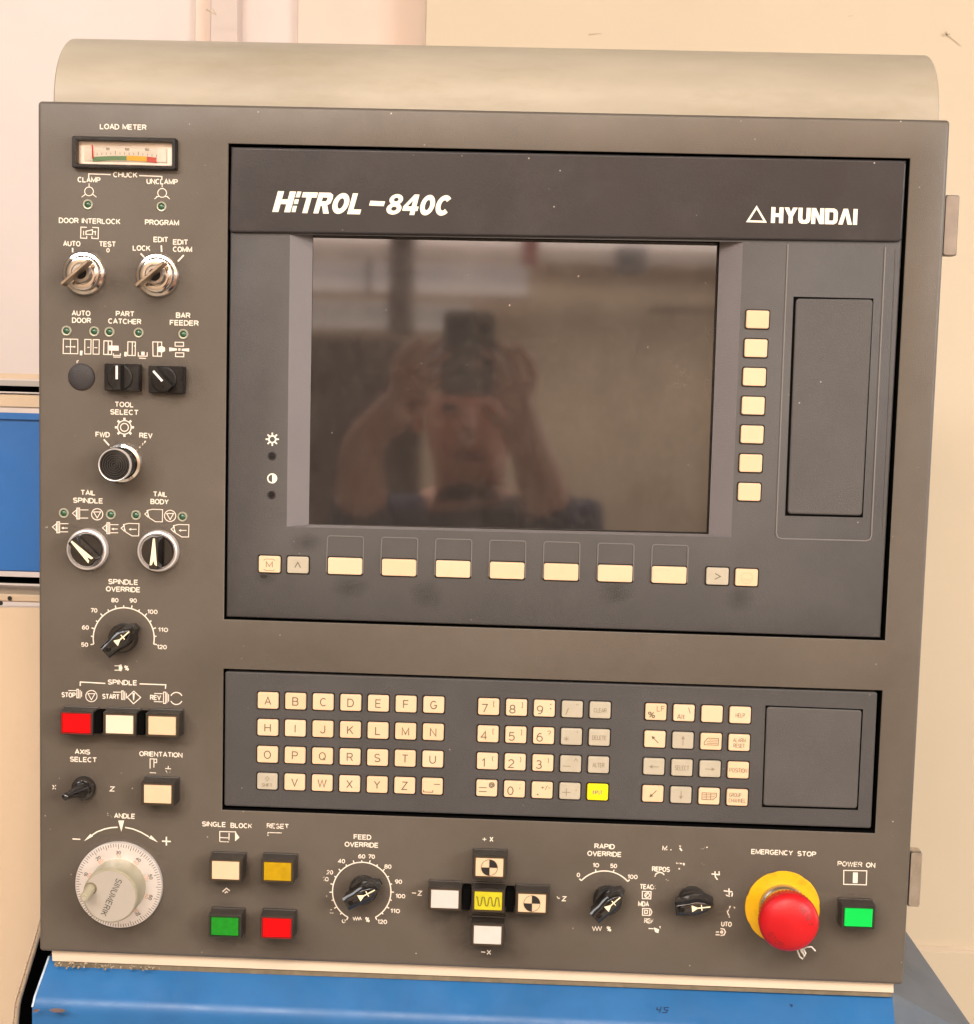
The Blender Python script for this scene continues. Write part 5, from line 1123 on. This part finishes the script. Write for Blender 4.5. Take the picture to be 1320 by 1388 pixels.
# crumbling sealant along the left of the joint
mb = MB(); random.seed(3)
for i in range(80):
    x = 74 + 146 * (random.random() ** 1.25); f = (x - 74) / 146; yc = 1307 + 6.3 * f + random.uniform(-4.5, 4.5) * (1 - 0.55 * f)
    p = at(x, yc, random.uniform(-0.001, 0.006)); s_ = random.uniform(0.0005, 0.0015)
    v = [p + Vector((random.uniform(-1, 1), random.uniform(-1, 1), random.uniform(-1, 1))) * s_ for _ in range(6)]
    mb.add([tuple(q - pa) for q in v], [[0, 1, 2], [0, 2, 3], [0, 3, 4], [0, 4, 1], [5, 2, 1], [5, 3, 2], [5, 4, 3], [5, 1, 4]])
part('sealant', mb, M['seal'], pa, PED, 0, kind='stuff')

# ================================================================== the machine on the left
YM = 0.16
mo = at(0, 700, YM)
MACH = link('machine_enclosure', None, (mo.x, YM, 0.6), label='beige and blue machine enclosure left of the control panel', cat='machine')
def band(name, y0, y1, m, dep=0.0, th=0.05, x0=-260, x1=330, label=None):
    q = [at(x0, y0, YM + dep), at(x1, y0 + 3, YM + dep), at(x1, y1 + 3, YM + dep), at(x0, y1, YM + dep)]
    c = Vector((mo.x, YM + dep, (q[0].z + q[2].z) / 2)); mb = MB()
    w0, w1 = q[0].x - c.x, q[1].x - c.x; hh = (q[0].z - q[2].z) / 2
    mb.add([(w0, 0.0012, -hh), (w1, 0.0012, -hh), (w1, 0.0012, hh), (w0, 0.0012, hh), (w0, 0, -hh + 0.0012), (w1, 0, -hh + 0.0012), (w1, 0, hh - 0.0012), (w0, 0, hh - 0.0012), (w0, th, -hh), (w1, th, -hh), (w1, th, hh), (w0, th, hh)],
           [[4, 5, 6, 7], [0, 1, 5, 4], [7, 6, 2, 3], [8, 9, 1, 0], [3, 2, 10, 11], [1, 9, 10, 2], [0, 3, 11, 8], [11, 10, 9, 8]])
    return part(name, mb, M[m], c, MACH, 30, label)
band('top_strip', 504, 513.5, 'beige', 0.012); band('rail', 513.5, 523, 'rail', 0.0)
band('shadow_gap', 521.5, 529, 'black', 0.022, 0.03)
band('door_frame', 527.5, 558.5, 'beige', 0.004); band('blue_door', 558.5, 781.5, 'blued', 0.0)
band('blue_lip', 558.5, 567, 'blued', -0.003, 0.002)
band('shadow_gap', 780, 797, 'black', 0.02, 0.03)
band('lower_rail', 797, 823, 'beige', 0.003)
for x, y in ((13, 811), (1, 817.5)):
    p = at(x, y, YM + 0.002); mb = MB(); lathe(mb, [(0.0019, 0.0), (0.0018, 0.0004)], 16); part("hole", mb, M['ink'], p, MACH, 0)
# lower body, its right edge chipped
YL = 0.08
pts = [(-260, 821), (330, 826), (330, 1180), (62, 1215), (49, 1266), (35, 1312), (20, 1361), (17, 1400), (16, 1500), (-260, 1500)]
q = [at(x, y, YL) for x, y in pts]; c = Vector((mo.x, YL, q[0].z)); mb = MB()
qf = [(p.x - c.x, p.z - c.z) for p in q]
mb.loft([(qf, -0.008), (qf, 0.0)], True, True); part('lower_body', mb, M['beige'], c, MACH, 0)
mb = MB(); random.seed(5)
edge = [(62, 1218), (55, 1245), (48, 1268), (41, 1292), (34, 1315), (27, 1338), (21, 1361), (17.5, 1400)]
for a, b in zip(edge, edge[1:]):
    for k in range(8):
        t = (k + random.random()) / 8; x = a[0] + (b[0] - a[0]) * t; y = a[1] + (b[1] - a[1]) * t
        p = at(x + random.uniform(-1.2, 2.4), y, YL - 0.0012); s_ = random.uniform(0.0003, 0.0010)
        v = [p + Vector((random.uniform(-1, 1) * s_, random.uniform(-0.4, 0.4) * s_, random.uniform(-1.0, 1.0) * s_)) for _ in range(5)]
        mb.add([tuple(z - c) for z in v], [[0, 1, 2], [0, 2, 3], [0, 3, 4], [1, 2, 4]])
part('chipped_edge', mb, M['chip'], c, MACH, 0, kind='stuff')
# rolled edge strip right of the chips
mb = MB()
e2 = [at(x + 2.0, y, YL + 0.004) for x, y in edge]
mb.tube([tuple(p - c) for p in e2], 0.0030, 10); part('rolled_edge', mb, M['beige'], c, MACH, 60)
# black sheet added for the deep shade between the machine and the pedestal
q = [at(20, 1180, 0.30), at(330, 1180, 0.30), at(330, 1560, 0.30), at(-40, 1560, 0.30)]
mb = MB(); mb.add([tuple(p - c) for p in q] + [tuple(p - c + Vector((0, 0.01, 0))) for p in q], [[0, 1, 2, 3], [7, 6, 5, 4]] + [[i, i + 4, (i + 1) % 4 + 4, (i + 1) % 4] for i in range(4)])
part('void_sheet', mb, M['black'], c, MACH, 0)

# ================================================================== the wall behind
YW = 1.05
def wall_slab(name, x0, y0, x1, y1, dep, m, parent=None, th=0.06, **kw):
    q0, q1 = at(x0, y0, YW + dep), at(x1, y1, YW + dep)
    c = Vector(((q0.x + q1.x) / 2, YW + dep, (q0.z + q1.z) / 2)); w, hh = (q1.x - q0.x) / 2, (q0.z - q1.z) / 2; b = 0.004
    mb = MB(); mb.loft([(rr(2 * w, 2 * hh, b, 2), -th), (rr(2 * w, 2 * hh, b, 2), -b), (rr(2 * w - b, 2 * hh - b, b, 2), 0)], True, True)
    if parent is None: return link(name, mb.mesh(name, [M[m]], 30), c, None, **kw)
    return part(name, mb, M[m], c, parent, 30)
WALL = wall_slab('wall', -1400, -900, 2300, 1800, 0.10, 'wallpale', kind='structure')
wall_slab('wall_panel', 596, -890, 2290, 1348, 0.02, 'wall', WALL); wall_slab('wall_panel', 596, 1263, 2290, 1790, 0.012, 'wall', WALL)
wall_slab('wall_panel', 415, -890, 596.5, 1790, 0.085, 'wallpink', WALL)
wall_slab('wall_post', 292, -890, 305, 1790, 0.07, 'mauve', WALL); wall_slab('wall_post', 270, -890, 292.5, 1790, 0.088, 'wallpink', WALL)
wall_slab('wall_ledge', 596, 1258, 2290, 1353, 0.014, 'flange', WALL)
def wall_mark(px, py, pts):
    c = at(px, py, YW + 0.0187); mb = MB()
    s_ = PX * 1.9
    for a, b, w in pts:
        d = (Vector(b) - Vector(a)).normalized() * 0.5; n_ = Vector((-d.y, d.x)) * w
        mb.add([((a[0] + n_.x) * s_, 0, (a[1] + n_.y) * s_), ((b[0] + n_.x * .3) * s_, 0, (b[1] + n_.y * .3) * s_), ((b[0] - n_.x * .3) * s_, 0, (b[1] - n_.y * .3) * s_), ((a[0] - n_.x) * s_, 0, (a[1] - n_.y) * s_)], [[0, 1, 2, 3]])
    part('wall_scratch', mb, M['mark'], c, WALL, 0)
wall_mark(1282, 48, [((-5, 0), (6, 2), 4), ((0, 5), (2, -2), 3), ((4, -1), (22, -14), 2)])
wall_mark(806, 46, [((-8, -1), (10, 1), 2)])
wall_mark(1150, 22, [((0, 0), (6, 1), 1)])
wall_mark(285, 15, [((-6, 2), (8, -5), 2.4), ((8, -5), (2, 5), 2)])
fl = MB(); fl.box(-4, 4, -6.0, 3.0, -0.02, 0.0)
me = bpy.data.meshes.new('floor'); me.from_pydata([(-5, -6.5, 0), (5, -6.5, 0), (5, 3, 0), (-5, 3, 0)], [], [(0, 1, 2, 3)]); me.materials.append(M['floor'])
link('floor', me, (0, 0, 0), None, kind='structure')

# ================================================================== what the screen mirrors: the hall behind the camera
gpl = gc.copy()
def mir(px, py, dist):
    """real place of a thing that the screen shows at this pixel, dist metres behind the glass"""
    d = ray(px, py).normalized(); t = (gpl - CAM).dot(gn) / d.dot(gn); hit = CAM + d * t
    r = d - gn * (2 * d.dot(gn)); return hit + r * (dist / abs(r.y))
wy = -3.9
me = bpy.data.meshes.new('hall_wall'); me.from_pydata([(-4.5, wy, 0), (4.5, wy, 0), (4.5, wy, 4.6), (-4.5, wy, 4.6)], [], [(3, 2, 1, 0)]); me.materials.append(M['bwall'])
link('hall_wall', me, (0, 0, 0), None, kind='structure')
def slab(name, px0, py0, px1, py1, dist, th, m, label=None, cat=None, parent=None, group=None):
    a, b = mir(px0, py0, dist), mir(px1, py1, dist); c = (a + b) / 2; w, hh = abs(b.x - a.x) / 2, abs(a.z - b.z) / 2
    mb = MB(); vs = [(sx * w, y, sz * hh) for y in (0, -th) for sx, sz in ((-1, -1), (1, -1), (1, 1), (-1, 1))]
    mb.add(vs, [[0, 1, 2, 3], [7, 6, 5, 4], [0, 4, 5, 1], [1, 5, 6, 2], [2, 6, 7, 3], [3, 7, 4, 0]])
    if parent: return part(name, mb, M[m], c, parent, 0)
    return link(name, mb.mesh(name, [M[m]], 0), c, None, label, cat, group)
WIN = link('window', None, (mir(560, 350, 3.7)), None, 'long bright hall window mirrored along the top of the screen', 'window')
slab('pane', 380, 250, 1060, 345, 3.86, 0.02, 'bwin', parent=WIN)
slab('pane', 380, 349, 715, 400, 3.84, 0.02, 'bwin', parent=WIN)
M['bwin2'] = mat('hazy_window_glass', (1.0, 0.86, 0.78), 0.5, emit=0.95)
slab('pane', 380, 405, 640, 449, 3.84, 0.02, 'bwin2', parent=WIN)
slab('frame', 380, 344, 1060, 349.5, 3.80, 0.03, 'mauve', parent=WIN)
slab('frame', 380, 399, 720, 404, 3.80, 0.03, 'dkst', parent=WIN)
slab('frame', 497, 350, 501, 400, 3.80, 0.03, 'dkst', parent=WIN)
slab('steel_column', 530, 240, 558, 452, 3.3, 0.12, 'dkst', 'dark brown steel column mirrored left of centre in the screen', 'column')
slab('hanging_extinguisher', 711, 270, 729, 358, 3.2, 0.12, 'redp', 'small red canister mirrored near the top middle of the screen', 'extinguisher')
slab('wall_box', 838, 335, 876, 369, 3.5, 0.15, 'greyp', 'grey box mirrored near the top right of the screen', 'electrical box')
slab('wall_shelf', 885, 415, 975, 424, 3.5, 0.15, 'dkst', 'narrow dark shelf mirrored at the right of the screen', 'shelf')
slab('workbench', 380, 455, 560, 860, 3.0, 0.4, 'dkst', 'dark workbench mirrored at the lower left of the screen', 'workbench')

# the person taking the picture
def skin_mesh(name, nodes, edges, m, levels=2):
    me = bpy.data.meshes.new(name); me.from_pydata([tuple(n_[0]) for n_ in nodes], edges, [])
    o = bpy.data.objects.new(name, me); col.objects.link(o)
    md = o.modifiers.new('s', 'SKIN'); sv = me.skin_vertices[0].data
    for i, n_ in enumerate(nodes):
        r = n_[1]; sv[i].radius = (r, r) if not isinstance(r, tuple) else r
    sv[0].use_root = True
    sb = o.modifiers.new('ss', 'SUBSURF'); sb.levels = sb.render_levels = levels
    bpy.context.view_layer.update()
    out = bpy.data.meshes.new_from_object(o.evaluated_get(bpy.context.evaluated_depsgraph_get()))
    bpy.data.objects.remove(o); out.materials.clear(); out.materials.append(m)
    for p in out.polygons: p.use_smooth = True
    return out
hd = mir(636, 562, 1.32)                       # centre of the head
X, Y, Z = hd
ph = mir(635, 479, 1.165)                     # the phone
nodes = []; edges = []
def nd(p, r, link_to=None):
    nodes.append((Vector(p), r)); i = len(nodes) - 1
    if link_to is not None: edges.append((link_to, i))
    return i
pel = nd((X, Y - 0.12, Z - 0.80), (0.15, 0.11))
wa = nd((X, Y - 0.11, Z - 0.62), (0.14, 0.10), pel); ch = nd((X, Y - 0.10, Z - 0.33), (0.15, 0.11), wa); up_ = nd((X, Y - 0.09, Z - 0.20), (0.09, 0.07), ch)
nk = nd((X, Y - 0.05, Z - 0.135), (0.048, 0.050), up_); jw = nd((X, Y - 0.005, Z - 0.082), (0.058, 0.062), nk)
hc = nd((X, Y - 0.01, Z - 0.01), (0.082, 0.092), jw); ht = nd((X, Y - 0.02, Z + 0.065), (0.064, 0.078), hc)
for s_, elb, wri in ((-1, mir(492, 800, 1.34), mir(488, 606, 1.20)), (1, mir(772, 810, 1.34), mir(722, 618, 1.20))):
    sh = nd((X + s_ * 0.17, Y - 0.08, Z - 0.20), 0.058, up_); el = nd(elb, 0.045, sh)
    fm = nd(elb.lerp(wri, 0.4), 0.050, el); wr = nd(wri, 0.034, fm)
    pt = mir(598, 462, 1.178) if s_ < 0 else mir(678, 470, 1.178)
    d = (pt - Vector(wri)).normalized(); side = d.cross(Vector((0, 1, 0))).normalized()
    if side.z < 0: side = -side
    pm = nd(Vector(wri).lerp(pt, 0.36), (0.042, 0.022), wr); kn = nd(Vector(wri).lerp(pt, 0.58), (0.043, 0.016), pm)
    for k, (off, ln) in enumerate(((0.034, 0.066), (0.012, 0.080), (-0.010, 0.074), (-0.030, 0.060))):
        b0 = nodes[kn][0] + side * off + d * 0.010; f1 = nd(b0, 0.0098, kn)
        f2 = nd(b0 + d * ln * 0.5 + Vector((0, 0.008, 0)), 0.0092, f1); nd(b0 + d * ln * 0.85 + Vector((-s_ * 0.016, 0.016, 0)), 0.0082, f2)
    t1 = nd(nodes[pm][0] + Vector((-s_ * 0.030, -0.012, -0.012)), 0.012, pm); nd(nodes[pm][0] + Vector((-s_ * 0.062, -0.010, 0.022)), 0.0095, t1)
for s_ in (-1, 1):
    hp = nd((X + s_ * 0.09, Y - 0.12, Z - 0.88), 0.09, pel); kn2 = nd((X + s_ * 0.10, Y - 0.10, 0.50), 0.060, hp); an = nd((X + s_ * 0.10, Y - 0.14, 0.09), 0.042, kn2); nd((X + s_ * 0.11, Y + 0.03, 0.04), 0.036, an)
PER = link('person', skin_mesh('person', nodes, edges, M['skin']), (0, 0, 0), None, 'person in a navy top raising a phone with both hands, mirrored in the screen', 'person')
# face: nose, ears, brows, mouth carried as small parts
mb = MB(); mb.tube([(X, Y + 0.080, Z + 0.012), (X, Y + 0.098, Z - 0.012), (X, Y + 0.104, Z - 0.030), (X, Y + 0.086, Z - 0.038)], [0.008, 0.011, 0.015, 0.011], 12); part('nose', mb, M['skin'], (0, 0, 0), PER, 80)
M['lip'] = mat('lip', (0.33, 0.11, 0.09), 0.5)
mb = MB(); mb.tube([(X - 0.026, Y + 0.066, Z - 0.064), (X - 0.010, Y + 0.077, Z - 0.061), (X + 0.010, Y + 0.077, Z - 0.061), (X + 0.026, Y + 0.066, Z - 0.064)], [0.003, 0.0062, 0.0062, 0.003], 10); part('mouth', mb, M['lip'], (0, 0, 0), PER, 80)
for s_ in (-1, 1):
    mb = MB(); mb.tube([(X + s_ * 0.078, Y - 0.01, Z + 0.02), (X + s_ * 0.086, Y - 0.014, Z), (X + s_ * 0.078, Y - 0.008, Z - 0.03)], [0.008, 0.013, 0.008], 10); part('ear', mb, M['skin'], (0, 0, 0), PER, 80)
    mb = MB(); mb.tube([(X + s_ * 0.022, Y + 0.070, Z + 0.012), (X + s_ * 0.040, Y + 0.068, Z + 0.012)], [0.007, 0.006], 10); part('eye', mb, M['ink'], (0, 0, 0), PER, 80)
hn = [(Vector((X, Y - 0.055, Z + 0.02)), (0.070, 0.070)), (Vector((X, Y - 0.030, Z + 0.085)), (0.075, 0.078)), (Vector((X, Y - 0.060, Z - 0.05)), (0.062, 0.052))]
part_h = link('hair', skin_mesh('hair', hn, [(0, 1), (0, 2)], M['hair'], 2), (0, 0, 0), PER)
sn = []; se = []
def ns(p, r, l=None):
    sn.append((Vector(p), r)); i = len(sn) - 1
    if l is not None: se.append((l, i))
    return i
a0 = ns((X, Y - 0.12, Z - 0.82), (0.175, 0.13)); a1 = ns((X, Y - 0.11, Z - 0.60), (0.165, 0.125), a0); a2 = ns((X, Y - 0.10, Z - 0.34), (0.19, 0.135), a1); a3 = ns((X, Y - 0.075, Z - 0.165), (0.12, 0.09), a2)
for s_, elb, wri in ((-1, mir(492, 800, 1.34), mir(488, 606, 1.20)), (1, mir(772, 810, 1.34), mir(722, 618, 1.20))):
    b0 = ns((X + s_ * 0.17, Y - 0.08, Z - 0.185), 0.080, a3); b1 = ns(elb, 0.062, b0); b2 = ns(elb.lerp(wri, 0.78), 0.047, b1)
link('shirt', skin_mesh('shirt', sn, se, M['navy'], 2), (0, 0, 0), PER)
tn = [(Vector((X, Y - 0.12, Z - 0.84)), (0.17, 0.125))]; te = []
for s_ in (-1, 1):
    i = len(tn); tn += [(Vector((X + s_ * 0.09, Y - 0.12, Z - 0.93)), 0.105), (Vector((X + s_ * 0.10, Y - 0.10, 0.50)), 0.078), (Vector((X + s_ * 0.10, Y - 0.14, 0.10)), 0.062)]; te += [(0, i), (i, i + 1), (i + 1, i + 2)]
link('trousers', skin_mesh('trousers', tn, te, M['trouser'], 2), (0, 0, 0), PER)
# phone
PHN = link('smartphone', None, ph, None, 'dark smartphone held upright in both hands, mirrored in the screen', 'phone')
mb = MB(); mb.loft([(rr(0.074, 0.124, 0.010), -0.004), (rr(0.076, 0.126, 0.010), 0), (rr(0.074, 0.124, 0.010), 0.004)], True, True)
for v in mb.v: v.y = -v.y
part('body', mb, M['phone'], ph, PHN, 40)
mb = MB(); mb.loft([(rr(0.026, 0.030, 0.006), 0.0), (rr(0.024, 0.028, 0.005), 0.0015)])
for v in mb.v: v.y = -v.y
part('lens_module', mb, M['bgloss'], ph + Vector((0.020, 0.0042, 0.040)), PHN, 40)
